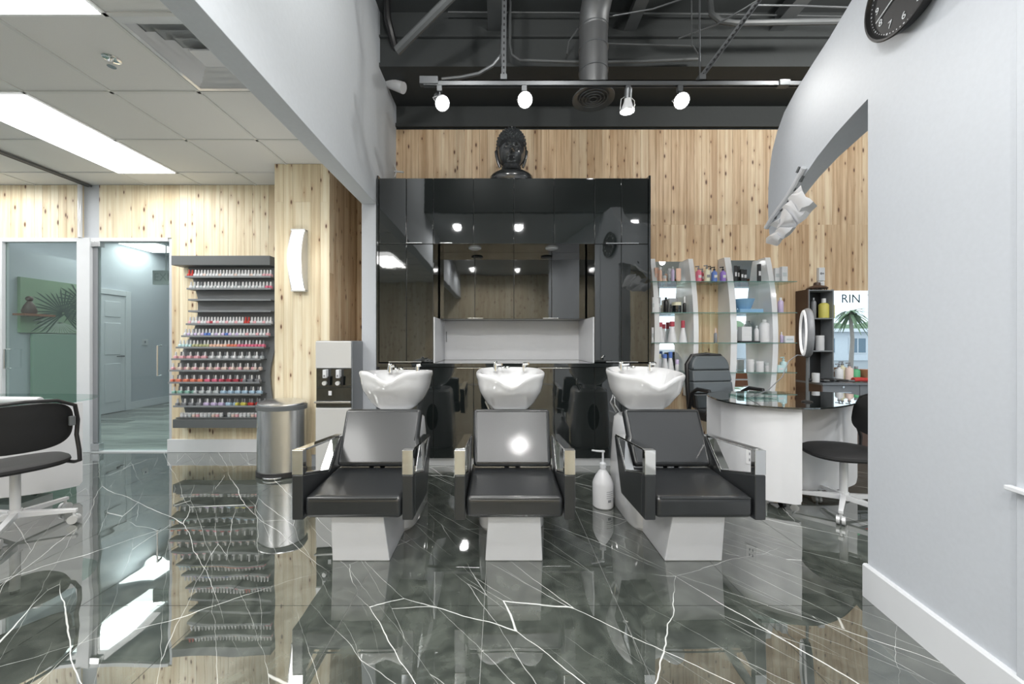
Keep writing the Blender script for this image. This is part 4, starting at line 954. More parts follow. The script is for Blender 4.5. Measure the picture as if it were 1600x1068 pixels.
# second display
G2 = 'salon products on the display shelves'
for px_, bc, cc, lb_, h_, Y_ in ((1091.5, 'pink', 'smoke', 'pink pump bottle, leftmost pump on the top tier', .17, 4.12), (1097.5, 'cap_red', 'smoke', 'crimson pump bottle between the pink and cream ones', .155, 4.20), (1104.5, 'cream', 'smoke', 'cream pump bottle with dark label on the top tier', .175, 4.10), (1116, 'royal_blue', 'black_plastic', 'bright blue pump bottle on the top tier', .16, 4.12), (1129.5, 'purple', 'black_plastic', 'purple pump bottle beside the bowed white fin', .16, 4.12)):
    o = bottle(px_, 0, lb_, bc, cc, 'pump', h_, .030, Y_)
    MB().box(-.016, .016, -.0325, -.0295, .045, .075).build('printed_label', 'white_satin' if bc != 'cream' else 'smoke', o)
bottle(1110, 0, 'pale pump bottle with black pump standing behind the blue one', 'clear_grey', 'black_plastic', 'pump', .19, .024, 4.22)
for i, (px_, hh) in enumerate(((1149, .185), (1153.5, .185), (1159, .145), (1163.5, .145))):
    bottle(px_, 0, ['black tall spray can, first by the white fin', 'black tall spray can with white print, second by the fin', 'shorter black can with white print, third in the group', 'short dark bottle at the end of the can group'][i], 'black_plastic', 'white_satin', 'box', hh, .014 if i < 3 else .018, 4.12+.03*(i % 2))
bottle(1186, 0, 'tall slim black and white patterned can standing alone', 'black_plastic', 'white_satin', 'box', .20, .017, 4.11)
bottle(1213, 0, 'white tall carton on the top tier beyond the right fin, shorter one', 'white_satin', 'clear_grey', 'box', .16, .026, 4.14)
bottle(1224, 0, 'white tall carton on the top tier beyond the right fin, larger one', 'white_satin', 'clear_grey', 'box', .17, .032, 4.11)
x_, y_, _z = at(1164, 0, 4.15)
o = thing('blue_bowl', 'light blue flared bowl standing on a blue box', 'bowl', (x_, 4.16, ZS[1]+.042)); MB().lathe([(.06, 0), (.065, .004), (.105, .115), (.098, .115), (.055, .012)], n=28, sy=.8).build('bowl_body', 'sky_blue', o)
o = tag(MB().box(x_-.10, x_+.16, 4.08, 4.24, ZS[1], ZS[1]+.04).build('storage_box', 'sky_blue', bevel=.004), 'flat light blue box under the blue bowl', 'box')
bottle(1219.5, 1, 'lavender white bottle on the second tier beyond the right fin', 'lilac', 'white_gloss', 'cyl', .17, .028, 4.12)
x_ = at(1165, 0, 4.15)[0]
tag(MB().box(x_-.11, x_+.11, 4.07, 4.23, ZS[2], ZS[2]+.018).build('black_tray', 'black_plastic', bevel=.003), 'flat black tray on the third tier between the fins', 'tray')
bottle(1163.5, 2, 'white floral patterned wide canister on the black tray', 'white_satin', 'white_gloss', 'box', .16, .055, 4.15, z=ZS[2]+.018)
bottle(1182, 2, 'slender white bottle between the floral canister and jug', 'white_satin', 'clear_grey', 'cyl', .19, .022, 4.13)
bottle(1194, 2, 'large white floral round-shouldered bottle on the third tier', 'white_satin', 'white_gloss', 'cyl', .26, .052, 4.15)
bottle(1118, 2, 'small dark serum bottle with pale cap beside the bowed fin', 'smoke', 'nude', 'cyl', .16, .018, 4.12, caph=.05)
bottle(1221, 2, 'lilac tinted upright bottle on the third tier beyond the right fin', 'lilac', 'white_gloss', 'cyl', .12, .016, 4.13)
bottle(1230, 2, 'low white wide carton on the third tier end', 'white_satin', 'clear_grey', 'box', .075, .052, 4.13)
bottle(1172, 3, 'white lidded canister with dark strip on the fourth tier', 'white_satin', 'white_gloss', 'jar', .14, .038, 4.13, cat='jar')
bottle(1187, 3, 'short white jar in the middle of the fourth tier', 'white_satin', 'white_gloss', 'jar', .12, .038, 4.12, cat='jar')
bottle(1199, 3, 'white low jar nearest the right fin on the fourth tier', 'white_satin', 'clear_grey', 'jar', .10, .03, 4.15, cat='jar')
bottle(1218, 3, 'pale aqua carton at the front of the fourth tier end', 'pale_aqua', 'white_satin', 'box', .08, .035, 4.09)
bottle(1224, 3, 'pale aqua pump bottle on the fourth tier end', 'pale_aqua', 'pale_aqua', 'pump', .155, .034, 4.17)
x_, y_, z_ = at(1101, 560, 4.22)
o = tag(MB().rings([[(x_+.05*math.cos(2*PI*j/14)*k, 4.17+.04*math.sin(2*PI*j/14)*k, z) for j in range(14)] for k, z in ((.9, ZS[3]), (1.1, ZS[3]+.04), (.8, ZS[3]+.10), (.35, ZS[3]+.15), (.08, ZS[3]+.19))]).build('tissue', 'trim_white'), 'crumpled white tissue on the lowest glass tier', 'tissue')

# ================================================================== HAIR STATION
r = thing('hair_station', 'dark tall shelf unit and counter with drawers at the far right wall', 'cabinet', (3.8, 4.15, 0))
X0 = 3.462; X1 = at(1303, 0, 4.13)[0]; ZT = 1.81; CB = .78
MB().box(X0, X0+.012, 4.13, 4.298, CB, ZT).build('outer_side', 'brown_side', r, world=True)
MB().box(X0+.012, X0+.022, 4.13, 4.298, CB, ZT).box(X1-.014, X1, 4.13, 4.298, CB, ZT).build('side_board', 'rack_grey_light', r, world=True)
MB().box(X0+.022, X1-.014, 4.285, 4.298, CB, ZT).build('back_board', 'black_plastic', r, world=True)
for py_ in (452.5, 496.5, 547.5): z = EYE+(CY-py_)*4.13/F; MB().box(X0+.022, X1-.014, 4.13, 4.285, z-.012, z).build('shelf', 'rack_grey_light', r, world=True)
MB().box(X0, 5.3, 3.94, 4.298, CB-.022, CB).build('counter', 'drawer_grey', r, world=True)
MB().box(X0, X0+.015, 3.955, 4.298, .60, CB-.022).build('counter_side', 'brown_side', r, world=True)
MB().box(X0+.015, 5.3, 3.975, 4.298, .60, CB-.022).build('carcass', 'drawer_grey', r, world=True)
for a, b in ((X0+.017, 3.875), (3.88, 4.6), (4.605, 5.28)):
    d = MB().box(a, b, 3.957, 3.974, .625, CB-.026).build('drawer', 'drawer_grey', r, bevel=.002, world=True)
    c = (a+b)/2+.02; MB().box(c-.07, c+.07, 3.935, 3.957, .675, .683).build('handle', 'brushed', d, world=True)
    MB().cyl((c, 3.957, .735), (c, 3.948, .735), .012).build('lock', 'brushed', d, world=True)
MB().box(X0+.1, 5.25, 4.1, 4.25, 0.0, .60).build('support', 'brown_side', r, world=True)
MZ = EYE+(CY-454)*4.29/F
m_ = tag(MB().box(X1+.004, 5.3, 4.286, 4.299, CB+.002, MZ).build('wall_mirror', 'mirror'), 'wide wall mirror above the counter reflecting the street window', 'mirror')
def sth(name, px_, py_, Y, label, cat, fn, z=None):
    x, y, zz = at(px_, py_, Y); o = thing(name, label, cat, (x, Y, zz if z is None else z)); fn(o); return o
z1 = EYE+(CY-496.5)*4.13/F; z2 = EYE+(CY-547.5)*4.13/F
G3 = 'products at the hair station'
bottle(1287, 0, 'yellow round-shouldered bottle in the top compartment, front one', 'yellow', 'white_gloss', 'cyl', .225, .048, 4.19, z=z1, caph=.05, group=G3)
bottle(1299.5, 0, 'yellow bottle half hidden at the right of the top compartment', 'yellow', 'yellow', 'cyl', .20, .026, 4.23, z=z1, group=G3)
bottle(1271, 0, 'grey cylinder bottle in the top compartment', 'smoke', 'silver_box', 'cyl', .24, .026, 4.23, z=z1, group=G3)
bottle(1281, 0, 'white ribbed tub in the middle compartment', 'white_satin', 'white_gloss', 'jar', .17, .040, 4.2, z=z2, cat='tub', group=G3)
bottle(1274.5, 0, 'white paper cup on the counter beside the ring lamp pole', 'trim_white', 'trim_white', 'jar', .10, .034, 4.02, z=CB, cat='cup', group=G3)
for i, (px_, bc, hh, Y_) in enumerate(((1311, 'trim_white', .19, 4.1), (1316, 'cream', .21, 4.16), (1327, 'nude', .20, 4.1), (1337.5, 'green', .17, 4.1))):
    bottle(px_, 0, ['white spray bottle, first on the counter by the mirror', 'cream spray bottle behind the white one on the counter', 'beige floral spray bottle in the middle of the counter', 'bright green bottle on the station counter'][i], bc, 'smoke', 'cyl' if i == 3 else 'pump', hh, .036, Y_, z=CB, group=G3)
x, y, z = at(1357, 598, 4.12)
o = thing('wooden_bowl', 'reddish wooden bowl on the station counter', 'bowl', (x, 4.14, CB)); MB().lathe([(.03, 0), (.03, .01), (.07, .07), (.085, .13), (.078, .13), (.05, .05)], n=20).build('bowl_body', 'wood_bowl', o)
o = thing('hair_clipper', 'red and black hair clipper lying on the station counter', 'clipper', (at(1346, 598, 4.0)[0], 4.0, CB))
MB().tube([(-.09, 0, .03), (-.03, 0, .035), (.05, 0, .03), (.11, .01, .028)], .026, 12, .02).build('body', 'red', o); MB().box(.10, .14, -.02, .03, .008, .045).build('blade', 'smoke', o)
random.seed(3)
for i in range(7):
    x = at(1276+i*6.2, 0, 4.02)[0]; a = random.uniform(-.6, .6)
    o = thing('styling_tool', ['black curling iron with loose cord on the counter, by the paper cup', 'black flat iron lying across the curling iron', 'black hair brush on the counter', 'black comb lying flat on the counter', 'black clipper lying among the styling tools', 'dark hair clip on the counter', 'black trimmer next to the spray bottles'][i], 'styling tool', (x, 4.03+.02*(i % 3), CB), a, 'black styling tools on the counter')
    MB().tube([(-.07, 0, .02), (0, 0, .024), (.07, 0, .02)], .018, 10, .012).build('handle', 'black_plastic', o)
    MB().tube([(.07, 0, .02), (.12, 0, .02)], .010, 8).build('head', 'rack_grey', o)
# on top of the station
x, y, z = at(1276.5, 452, 4.2)
o = thing('dryer_diffuser', 'brown dome-shaped hair dryer diffuser on top of the station', 'diffuser', (x, 4.20, ZT))
MB().lathe([(.095, .012), (.10, .02), (.08, .04), (.035, .055), (.03, .085), (.018, .09)], n=24).build('dome', 'brown_side', o)
tt = MB(); 
for j in range(14): a = 2*PI*j/14; tt.cyl((.085*math.cos(a), .085*math.sin(a), 0), (.085*math.cos(a), .085*math.sin(a), .02), .005, n=6)
tt.build('teeth', 'brown_side', o)['kind'] = 'stuff'
x = at(1281.5, 0, 4.29)[0]
o = thing('wall_control', 'narrow white two-part control box on the boards above the station', 'control', (x, 4.299, EYE+(CY-450)*4.3/F))
MB().box(-.035, .035, -.03, -.0, .0, .075).build('lower_box', 'trim_white', o, bevel=.004); MB().box(-.035, .035, -.034, -.0, .08, .235).build('upper_box', 'trim_white', o, bevel=.004)
MB().cyl((-.01, -.035, .165), (-.01, -.034, .165), .014).cyl((.014, -.035, .165), (.014, -.034, .165), .010).box(-.01, .01, -.031, -.03, .045, .05).build('lens', 'smoke', o)

# ================================================================== CLOCK on the right wall
yc, zc, rc = 1.53, 2.715, .192
ang = math.atan(.18)
# local frame: u = direction along wall towards the camera (reading direction), v = up, n = out of wall
def cl_pt(u, v, d):
    dirn = Vector((-.18, -1, 0)).normalized(); nrm = Vector((-1, .18, 0)).normalized()
    return tuple(dirn*u + Vector((0, 0, v)) + nrm*d)
ck = thing('wall_clock', 'round black wall clock with white numerals on the white wall', 'clock', (wallx(yc), yc, zc))
def disc(mb, r0, d0, r1, d1, n=56):
    return mb.rings([[cl_pt(q*math.cos(2*PI*j/n), q*math.sin(2*PI*j/n), d) for j in range(n)] for q, d in ((r0, d0), (r1, d1))])
mb = MB(); n = 56
mb.rings([[cl_pt(q*math.cos(2*PI*j/n), q*math.sin(2*PI*j/n), d) for j in range(n)] for q, d in ((rc-.03, .001), (rc-.02, .006), (rc, .046), (rc-.004, .050), (rc-.012, .050), (rc-.016, .036))], True, False)
mb.build('case', 'black_plastic', ck)
disc(MB(), rc-.016, .030, rc-.016, .036).build('dial', 'black_fabric', ck)
tick = MB()
for k in range(60):
    a = 2*PI*k/60; c_, s_ = math.sin(a), math.cos(a); q = .165; w2 = .0022 if k % 5 else .0035
    tick.add([cl_pt(q*c_+dx*w2, q*s_+dv*w2, .0368) for dx, dv in ((-1,-1),(1,-1),(1,1),(-1,1))], [(0, 1, 2, 3)])
tick.build('minute_marks', 'trim_white', ck)
def text_obj(s, size, loc, parent, mt, rot, name, ext=.0006):
    cu = bpy.data.curves.new(name, 'FONT'); cu.body = s; cu.size = size; cu.align_x = 'CENTER'; cu.align_y = 'CENTER'; cu.extrude = ext
    cu.resolution_u = 3
    o = bpy.data.objects.new(name, cu); C.objects.link(o); me = bpy.data.meshes.new_from_object(o)
    bpy.data.objects.remove(o); me.materials.append(M[mt]); ob = inst(name, me, loc, parent, rot); return ob
for k in range(1, 13):
    a = 2*PI*k/12; q = .133
    text_obj(str(k), .042, cl_pt(q*math.sin(a), q*math.cos(a), .0372), ck, 'trim_white', (PI/2, 0, -PI/2-ang), 'numeral')
def hand(a, ln, w2, nm, d):
    c_, s_ = math.sin(a), math.cos(a); m_ = MB(); P = []
    for dd in (d, d+.0015): P.append([cl_pt(c_*t+s_*ww, s_*t-c_*ww, dd) for t, ww in ((-.02, -w2), (ln, -w2*.6), (ln, w2*.6), (-.02, w2))])
    m_.rings(P).build(nm, 'trim_white', ck)
hand(math.radians(250), .145, .0035, 'minute_hand', .039); hand(math.radians(40), .09, .005, 'hour_hand', .041)
MB().rings([[cl_pt(.008*math.cos(2*PI*j/16), .008*math.sin(2*PI*j/16), d) for j in range(16)] for d in (.037, .044)]).build('pivot', 'trim_white', ck)

# ================================================================== WHITE SCULPTURE under the arm tip
sp = thing('leaf_sculpture', 'white faceted leaf-like sculpture under the tip of the curved wall', 'sculpture', (wallx(2.45), 2.45, 2.05))
def c7(x_, y_): return (1180+x_/6.28, 230+y_/6.28)
def on_wall(px_, py_):      # point where the line of sight meets the wall plane
    s_ = (px_-CX)/F; y = 1.45/(s_-.18); return Vector(at(px_, py_, y))
def petal(pts, Y, bulge, mt='white_satin', dx=0.0, th=.05):
    k_ = 1-(2.66-Y)*.16; P = [Vector((0, 0, EYE)) + (on_wall(*c7(*p))-Vector((0, 0, EYE)))*k_ for p in pts]; bulge *= 1.9; c = sum(P, Vector())/len(P)
    out = [p + Vector((.02, th, .0)) for p in P]; cf = c + Vector((-bulge*.6, -bulge, -bulge*.3)); mid = [p.lerp(cf, .45)+Vector((-bulge*.25, -bulge*.35, 0)) for p in P]
    n = len(P); m_ = MB(); m_.add(out+P+mid+[cf], [tuple(range(n-1, -1, -1))] + [(i, (i+1) % n, n+(i+1) % n, n+i) for i in range(n)] + [(n+i, n+(i+1) % n, 2*n+(i+1) % n, 2*n+i) for i in range(n)] + [(2*n+i, 2*n+(i+1) % n, 3*n) for i in range(n)])
    return m_.build('petal', mt, sp, world=True)
petal([(350,470),(430,400),(480,490),(550,520),(610,575),(540,640),(405,680),(380,560)], 2.40, .05)
petal([(290,560),(350,520),(400,680),(555,625),(500,700),(420,755),(330,640)], 2.42, .03)
petal([(290,600),(340,650),(415,765),(235,780)], 2.44, .04)
petal([(230,785),(405,780),(350,850),(280,895),(215,820)], 2.47, .04)
petal([(130,870),(215,820),(270,900),(240,950),(125,920)], 2.53, .04)
petal([(165,740),(250,690),(240,770)], 2.50, .02)
petal([(380,440),(450,370),(470,440),(420,480)], 2.36, .02)
# recessed strip with slots along the arm
st = MB(); 
for k in range(9):
    t0, t1 = k/9, (k+1)/9
pa = [c7(*p) for p in ((125,790),(160,730),(240,620),(330,500),(420,350),(500,200))]
ys = [2.56, 2.53, 2.47, 2.40, 2.31, 2.21]
cpts = [Vector(at(p[0], p[1], 1)) for p in pa]
st.tube([tuple(on_wall(*p)+Vector((-.012, 0, 0))) for p in pa], .016, 8).build('light_strip', 'trim_white', sp, world=True)
for (xx, yy) in ((430, 220), (465, 310), (400, 400), (330, 505), (265, 600), (210, 675)):
    q = on_wall(*c7(xx, yy)); MB().obox(tuple(q+Vector((-.004, 0, 0))), (.012, .035, .012), Matrix.Rotation(-.9, 3, 'X')).build('slot', 'rack_grey', sp, world=True)
a_, b_ = on_wall(*c7(440, 190)), on_wall(*c7(620, 150))

# ================================================================== OVERHEAD: TRACK, SPOTS, DUCT, PIPES
YT = 3.0
def T3(px_, py_, Y=YT): return at(px_, py_, Y)
zt = T3(0, 131)[2]
tr = thing('lighting_track', 'long grey lighting track hanging under the black ceiling', 'track', (T3(955, 131)[0], YT, zt))
xa, xb = T3(662, 0)[0], 3.0
MB().box(xa, xb, YT-.018, YT-.010, zt-.02, zt+.02).box(xa, xb, YT+.010, YT+.018, zt-.02, zt+.02).box(xa, xb, YT-.018, YT+.018, zt+.012, zt+.02).build('rail', 'grey_steel', tr, world=True)
MB().box(xa-.03, xa+.12, YT-.025, YT+.025, zt-.012, zt+.05).build('feed_box', 'grey_steel', tr, bevel=.004, world=True)
MB().box(T3(1215, 0)[0], T3(1232, 0)[0], YT-.024, YT+.024, zt-.024, zt+.024).build('joint', 'grey_steel', tr, bevel=.004, world=True)
for px_ in (787, 1095): MB().box(T3(px_-5, 0)[0], T3(px_+5, 0)[0], YT-.03, YT+.03, zt+.02, zt+.06).build('clamp', 'grey_steel', tr, world=True)
def strut(name, p0, p1, label):
    p0, p1 = Vector(p0), Vector(p1); d = (p1-p0); L_ = d.length; d.normalize(); s_ = d.cross(Vector((0, 1, 0))).normalized()
    r = thing(name, label, 'strut', tuple(p0)); Rm = Matrix((s_, d.cross(s_), d)).transposed()
    MB().obox(tuple((p0+p1)/2), (.034, .006, L_), Rm).obox(tuple((p0+p1)/2+s_*.017), (.004, .03, L_), Rm).obox(tuple((p0+p1)/2-s_*.017), (.004, .03, L_), Rm).build('channel', 'grey_steel', r, world=True)
    hs = MB(); k = .03
    while k < L_-.03: hs.obox(tuple(p0+d*k+Vector((0, -.0035, 0))), (.011, .002, .02), Rm); k += .05
    h_ = hs.build('punched_holes', 'black_plastic', r, world=True); h_['kind'] = 'stuff'
strut('hanger_strut', (T3(787, 0)[0], YT+.01, zt+.06), (T3(787, 0)[0]+.01, YT+.01, 4.55), 'vertical perforated strut carrying the lighting track')
strut('hanger_strut', (T3(1096, 0)[0], YT+.01, zt+.06), (T3(1096, 0)[0]+.88, YT+.01, 4.55), 'slanting perforated strut carrying the right of the track')
def spot(px_, py_, aim, label, energy=26):
    x = T3(px_, 0)[0]; fx = at(px_, py_, YT)
    r = thing('track_spotlight', label, 'spotlight', (x, YT, zt-.02), 0, 'track spotlights')
    MB().box(-.02, .02, -.016, .016, -.045, -.0).cyl((0, 0, -.045), (0, 0, -.08), .008).build('adapter', 'grey_steel', r)
    d = Vector(aim).normalized(); piv = Vector((0, 0, -.11)); up = Vector((0, 0, 1)); s_ = d.cross(up).normalized(); q = s_.cross(d)
    def cyl_prof(prof, n=20):
        return [[tuple(piv+d*t+s_*rr*math.cos(2*PI*j/n)+q*rr*math.sin(2*PI*j/n)) for j in range(n)] for rr, t in prof]
    MB().rings(cyl_prof([(.02, -.085), (.030, -.08), (.030, -.005)])).build('housing', 'grey_steel', r)
    MB().rings(cyl_prof([(.029, -.005), (.032, .02), (.052, .075), (.056, .085)]), True, False).build('bulb_neck', 'white_gloss', r)
    MB().rings(cyl_prof([(.057, .078), (.060, .08), (.060, .092), (.056, .092)]), False, False).build('ring', 'aluminium', r)
    MB().rings(cyl_prof([(.055, .084), (.050, .090), (.02, .094)])).build('lens', 'lamp_face', r)
    MB().tube([tuple(piv+s_*.062+d*.08), tuple(piv+s_*.058), tuple(piv+Vector((0, 0, .04))), tuple(piv-s_*.058), tuple(piv-s_*.062+d*.08)], .003, 6).build('yoke', 'aluminium', r)
    o = light('spot_light', 'SPOT', tuple(Vector((x, YT, zt-.02))+piv+d*.12), energy, (1, .98, .94), .05, spot=math.radians(95)); o.rotation_euler = d.to_track_quat('-Z', 'Y').to_euler()
spot(687, 155, (.20, -.35, -.42), 'track spotlight nearest the white beam, pointing to the right')
spot(819, 158, (.02, -.75, -.5), 'track spotlight facing the viewer above the head bust')
spot(981, 150, (-.02, .12, -1), 'track spotlight pointing straight down beside the round air outlet')
spot(1062, 160, (-.16, -.62, -.48), 'track spotlight turned to the left, rightmost of the four')
# the round duct with its outlet
YD = 3.3; dc = at(927, 153, YD)
r = thing('air_duct', 'round dark metal air duct with ringed outlet above the cabinets', 'duct', (dc[0], YD, dc[2]))
MB().lathe([(.11, .02), (.125, .15), (.125, .62)], (0, 0, 0), 28).build('drop_pipe', 'duct_metal', r)
MB().tube([(0, 0, .62), (0, -.04, .72), (.01, -.15, .82), (.03, -.35, .90), (.06, -.9, 1.0), (.08, -1.9, 1.06)], .128, 28).build('main_pipe', 'duct_metal', r)
for z in (.22, .42, .60): MB().lathe([(.126, z), (.131, z+.004), (.131, z+.012), (.126, z+.016)], n=28).build('seam_band', 'grey_steel', r)
ol = MB().lathe([(.10, .02), (.16, .012), (.185, .0), (.185, -.012), (.150, -.004), (.12, .015)], n=40).build('outlet', 'grey_steel', r)
for q in (.125, .095, .065, .035): MB().tube([(q*math.cos(2*PI*j/32), q*math.sin(2*PI*j/32), -.004-(.125-q)*.1) for j in range(32)], .006, 6, closed=True).build('outlet_ring', 'grey_steel', ol)
MB().box(-.13, .13, -.004, .004, .0, .008).box(-.004, .004, -.13, .13, .0, .008).build('outlet_bar', 'grey_steel', ol)

# structural members and conduits
for i, (px_, wd) in enumerate(((774, .15), (985, .12), (1215, .14))):
    p = at(px_, 40, 3.70)
    struct(MB().box(p[0]-wd/2, p[0]+wd/2, 1.3, 3.72, 4.36, 4.37).box(p[0]-.012, p[0]+.012, 1.3, 3.72, 4.37, 4.55).build('trim_%d' % (7+i), 'dark_steel'))
def pipe(label, pts, rad, mt='dark_steel', name='conduit', cat='pipe'):
    return tag(MB().tube(pts, rad, 8).build(name, mt), label, cat)
pipe('thick dark pipe slanting up to the right above the white beam', [at(620, 80, 3.2), at(700, 0, 3.0), at(760, -60, 2.9)], .035)
pipe('black pipe running along the top of the white wall', [at(603, -30, 3.55), at(606, 30, 3.6), at(616, 70, 3.7), at(632, 115, 3.9)], .035, 'black_plastic')
pipe('grey conduit bending right beside the vertical strut', [at(797, -20, 3.6), at(797, 70, 3.6), at(800, 86, 3.6), at(812, 94, 3.6), at(905, 97, 3.6), at(1000, 96, 3.6), at(1090, 92, 3.6)], .014, 'dark_steel')
pipe('flexible metal conduit curving down to the track feed', [at(786, 40, 3.05), at(784, 85, 3.05), at(770, 102, 3.05), at(748, 115, 3.05), at(720, 121, 3.03), at(690, 124, 3.02)], .014, 'grey_steel')
pipe('long thin horizontal conduit high above the cabinets', [at(700, 19, 3.62), at(900, 20, 3.62), at(1100, 22, 3.62), at(1330, 26, 3.62)], .008)
pipe('short horizontal conduit right of the air duct', [at(945, 68, 3.5), at(1083, 72, 3.5), at(1090, 84, 3.5)], .008, 'dark_steel')
pipe('thick horizontal pipe with bend in the upper right', [at(1108, -10, 3.3), at(1112, 22, 3.3), at(1125, 33, 3.3), at(1150, 36, 3.3), at(1330, 33, 3.3)], .024, 'dark_steel')
pipe('slanting thin wire crossing behind the slanted strut', [at(1060, 60, 3.4), at(1120, 38, 3.3), at(1165, 12, 3.1), at(1200, -10, 3.0)], .007, 'grey_steel')
pipe('thin rod hanging vertically right of the duct', [at(1094, 122, 3.05), at(1093, 40, 3.05), at(1093, -60, 3.05)], .007, 'grey_steel')
pipe('thin rod hanging beside the other rod', [at(1081, 72, 3.3), at(1080, -30, 3.3)], .006)
pipe('thin slanting conduit at the top, right of the duct', [at(945, 27, 3.4), at(1020, 14, 3.3), at(1085, -8, 3.2)], .007, 'grey_steel')
pipe('looping dark cable beside the duct', [at(886, 85, 3.5), at(889, 65, 3.5), at(903, 45, 3.5)], .008)
pipe('thin pipe high up right of the slanted strut', [at(1170, 8, 3.3), at(1250, 9, 3.3), at(1330, 12, 3.3)], .008, 'grey_steel')
tag(MB().cyl((XF+.001, 3.95, at(0, 128, 3.95)[2]), (XF+.19, 3.90, at(0, 128, 3.95)[2]-.10), .052, .056, 20).build('pipe_stub', 'white_satin'), 'short white pipe stub sticking out of the white wall', 'pipe')
p = at(621, 268, 4.2)
o = thing('cable_ties', 'loose white cable ends poking out above the cabinets', 'cable', (XF+.01, 4.2, p[2]))
MB().tube([(0, 0, -.06), (.03, -.01, 0), (.0, -.02, .07)], .006, 6).tube([(0, 0, .0), (.05, -.02, -.01), (.11, -.03, -.02)], .010, 6).build('cable_end', 'trim_white', o)

# ================================================================== CEILING FITTINGS, LEFT ROOM
for i, (x, y) in enumerate(TROFFERS):
    if i > 1 and False: continue
    ci = math.floor((x-GX0)/G); cj = math.floor((y-.3-GY0)/G); x0 = GX0+ci*G; y0 = GY0+cj*G
    lb_ = {0: 'long glowing recessed ceiling light in front of the boarded wall', 1: 'glowing recessed ceiling light at the top left corner'}.get(i, 'glowing recessed ceiling light over the left room, outside the picture')
    r = thing('ceiling_light', lb_, 'ceiling light', (x0+G/2, y0+G, 2.965), 0, 'recessed ceiling lights' if i > 1 else None)
    MB().box(x0+.012, x0+G-.012, y0+.012, y0+2*G-.012, 2.9475, 2.9515).build('diffuser', 'panel_glow', r, world=True)
    MB().box(x0+.012, x0+.024, y0+.012, y0+2*G-.012, 2.945, 2.975).box(x0+G-.024, x0+G-.012, y0+.012, y0+2*G-.012, 2.952, 2.975).box(x0+.012, x0+G-.012, y0+.012, y0+.024, 2.952, 2.975).box(x0+.012, x0+G-.012, y0+2*G-.024, y0+2*G-.012, 2.952, 2.975).build('frame', 'trim_white', r, world=True)
for i, (x, y, a, b) in enumerate([(-6.35, 6.75, .3, .32), (-5.6, 5.6, .3, .6), (-3.4, 6.2, .3, .6)]):
    tag(MB().box(x-a, x+a, y-b, y+b, 2.935, 2.958).build('ceiling_light', 'panel_glow'), ['glowing panel light seen at the top of the glass door', 'glowing panel light seen through the left glass pane', 'glowing panel light deep behind the glass door'][i], 'ceiling light')
for k, (x, y) in enumerate(DOWN):
    o = thing('downlight', 'small round downlight in the front ceiling behind the viewer', 'light', (x, y, 3.2995), 0, 'front hall downlights')
    MB().lathe([(.09, 0), (.09, -.006), (.075, -.010)], n=24).build('rim', 'trim_white', o); MB().lathe([(.07, -.0102), (.07, -.0115)], n=24).build('lens', 'lamp_face', o)
for k, (x, y) in enumerate(HIGH_FILL):
    o = thing('fill_bulb', 'added fill bulb on a rod in the open black ceiling above the view', 'light', (x, y, 3.92), 0, 'added fill bulbs in the black ceiling')
    MB().cyl((0, 0, .10), (0, 0, .63), .006).cyl((0, 0, .055), (0, 0, .11), .022, None, 14).build('socket', 'dark_steel', o)
# four-way air diffuser
r = thing('air_vent', 'square white stepped ceiling vent with dark slots beside the beam', 'vent', (GX0+G/2, GY0+G/2, 2.96))
def sqring(mb, a0, a1, z0, z1):
    c = (GX0+G/2, GY0+G/2)
    return mb.rings([[(c[0]+sx*a, c[1]+sy*a, z) for sx, sy in ((-1,-1),(1,-1),(1,1),(-1,1))] for a, z in ((a0, z0), (a1, z1))], False, False)
m_ = MB(); sqring(m_, G/2-.012, G/2-.05, 2.958, 2.950); m_.build('frame', 'white_gloss', r, world=True)
MB().box(GX0+.012, GX0+G-.012, GY0+.012, GY0+G-.012, 2.990, 2.995).build('throat', 'grey_ceiling', r, world=True)
for a in (.262, .205, .148, .091): m_ = MB(); sqring(m_, a, a-.036, 2.950, 2.982); m_.build('louver', 'white_gloss', r, world=True)
MB().box(GX0+G/2-.065, GX0+G/2+.065, GY0+G/2-.065, GY0+G/2+.065, 2.955, 2.965).build('centre_plate', 'white_gloss', r, world=True)
r = thing('sprinkler', 'small chrome sprinkler head on the ceiling tiles', 'sprinkler', (-2.38, 2.26, 2.963))
MB().lathe([(.045, 0), (.045, -.006), (.02, -.012)], n=20).build('collar', 'chrome', r)
MB().cyl((0, 0, -.01), (0, 0, -.05), .008).cyl((0, 0, -.05), (0, 0, -.054), .022, None, 14).build('head', 'chrome', r)

# ================================================================== BACK ROOM CONTENTS
YW = -6.69
struct(MB().box(-6.7, -6.13, 4.55, 5.46, 0, 2.40).build('wall_closet', 'paint_white'))
pa_ = thing('palm_painting', 'green canvas painting of dark palm fronds behind the left glass', 'painting', (-6.128, 5.0, 1.3))
MB().box(-6.128, -6.09, 4.68, 5.40, 1.34, 2.05).build('canvas', 'canvas_green', pa_, world=True)
random.seed(5)
def frond(cy_, cz_, a0, a1, ln, n_, nm, mt, off):
    for k in range(n_):
        a = a0+(a1-a0)*k/(n_-1); l_ = ln*random.uniform(.8, 1.05); c_, s_ = math.cos(a), math.sin(a); w_ = .011
        P = []
        for t, ww in ((.04, .003), (.5, w_), (.85, w_*.7), (1, .001)):
            for q in (-1, 1):
                y = cy_+c_*l_*t - s_*ww*q; z = cz_+s_*l_*t - .05*t*t + c_*ww*q
                P.append((-6.09+off, min(5.395, max(4.685, y)), min(2.045, max(1.345, z))))
        MB().add(P, [(0, 1, 3, 2), (2, 3, 5, 4), (4, 5, 7, 6)]).build('palm_leaf', mt, pa_, world=True)
frond(5.14, 1.62, -.9, PI+.9, .42, 30, 'leaf', 'leaf_dark', .002)
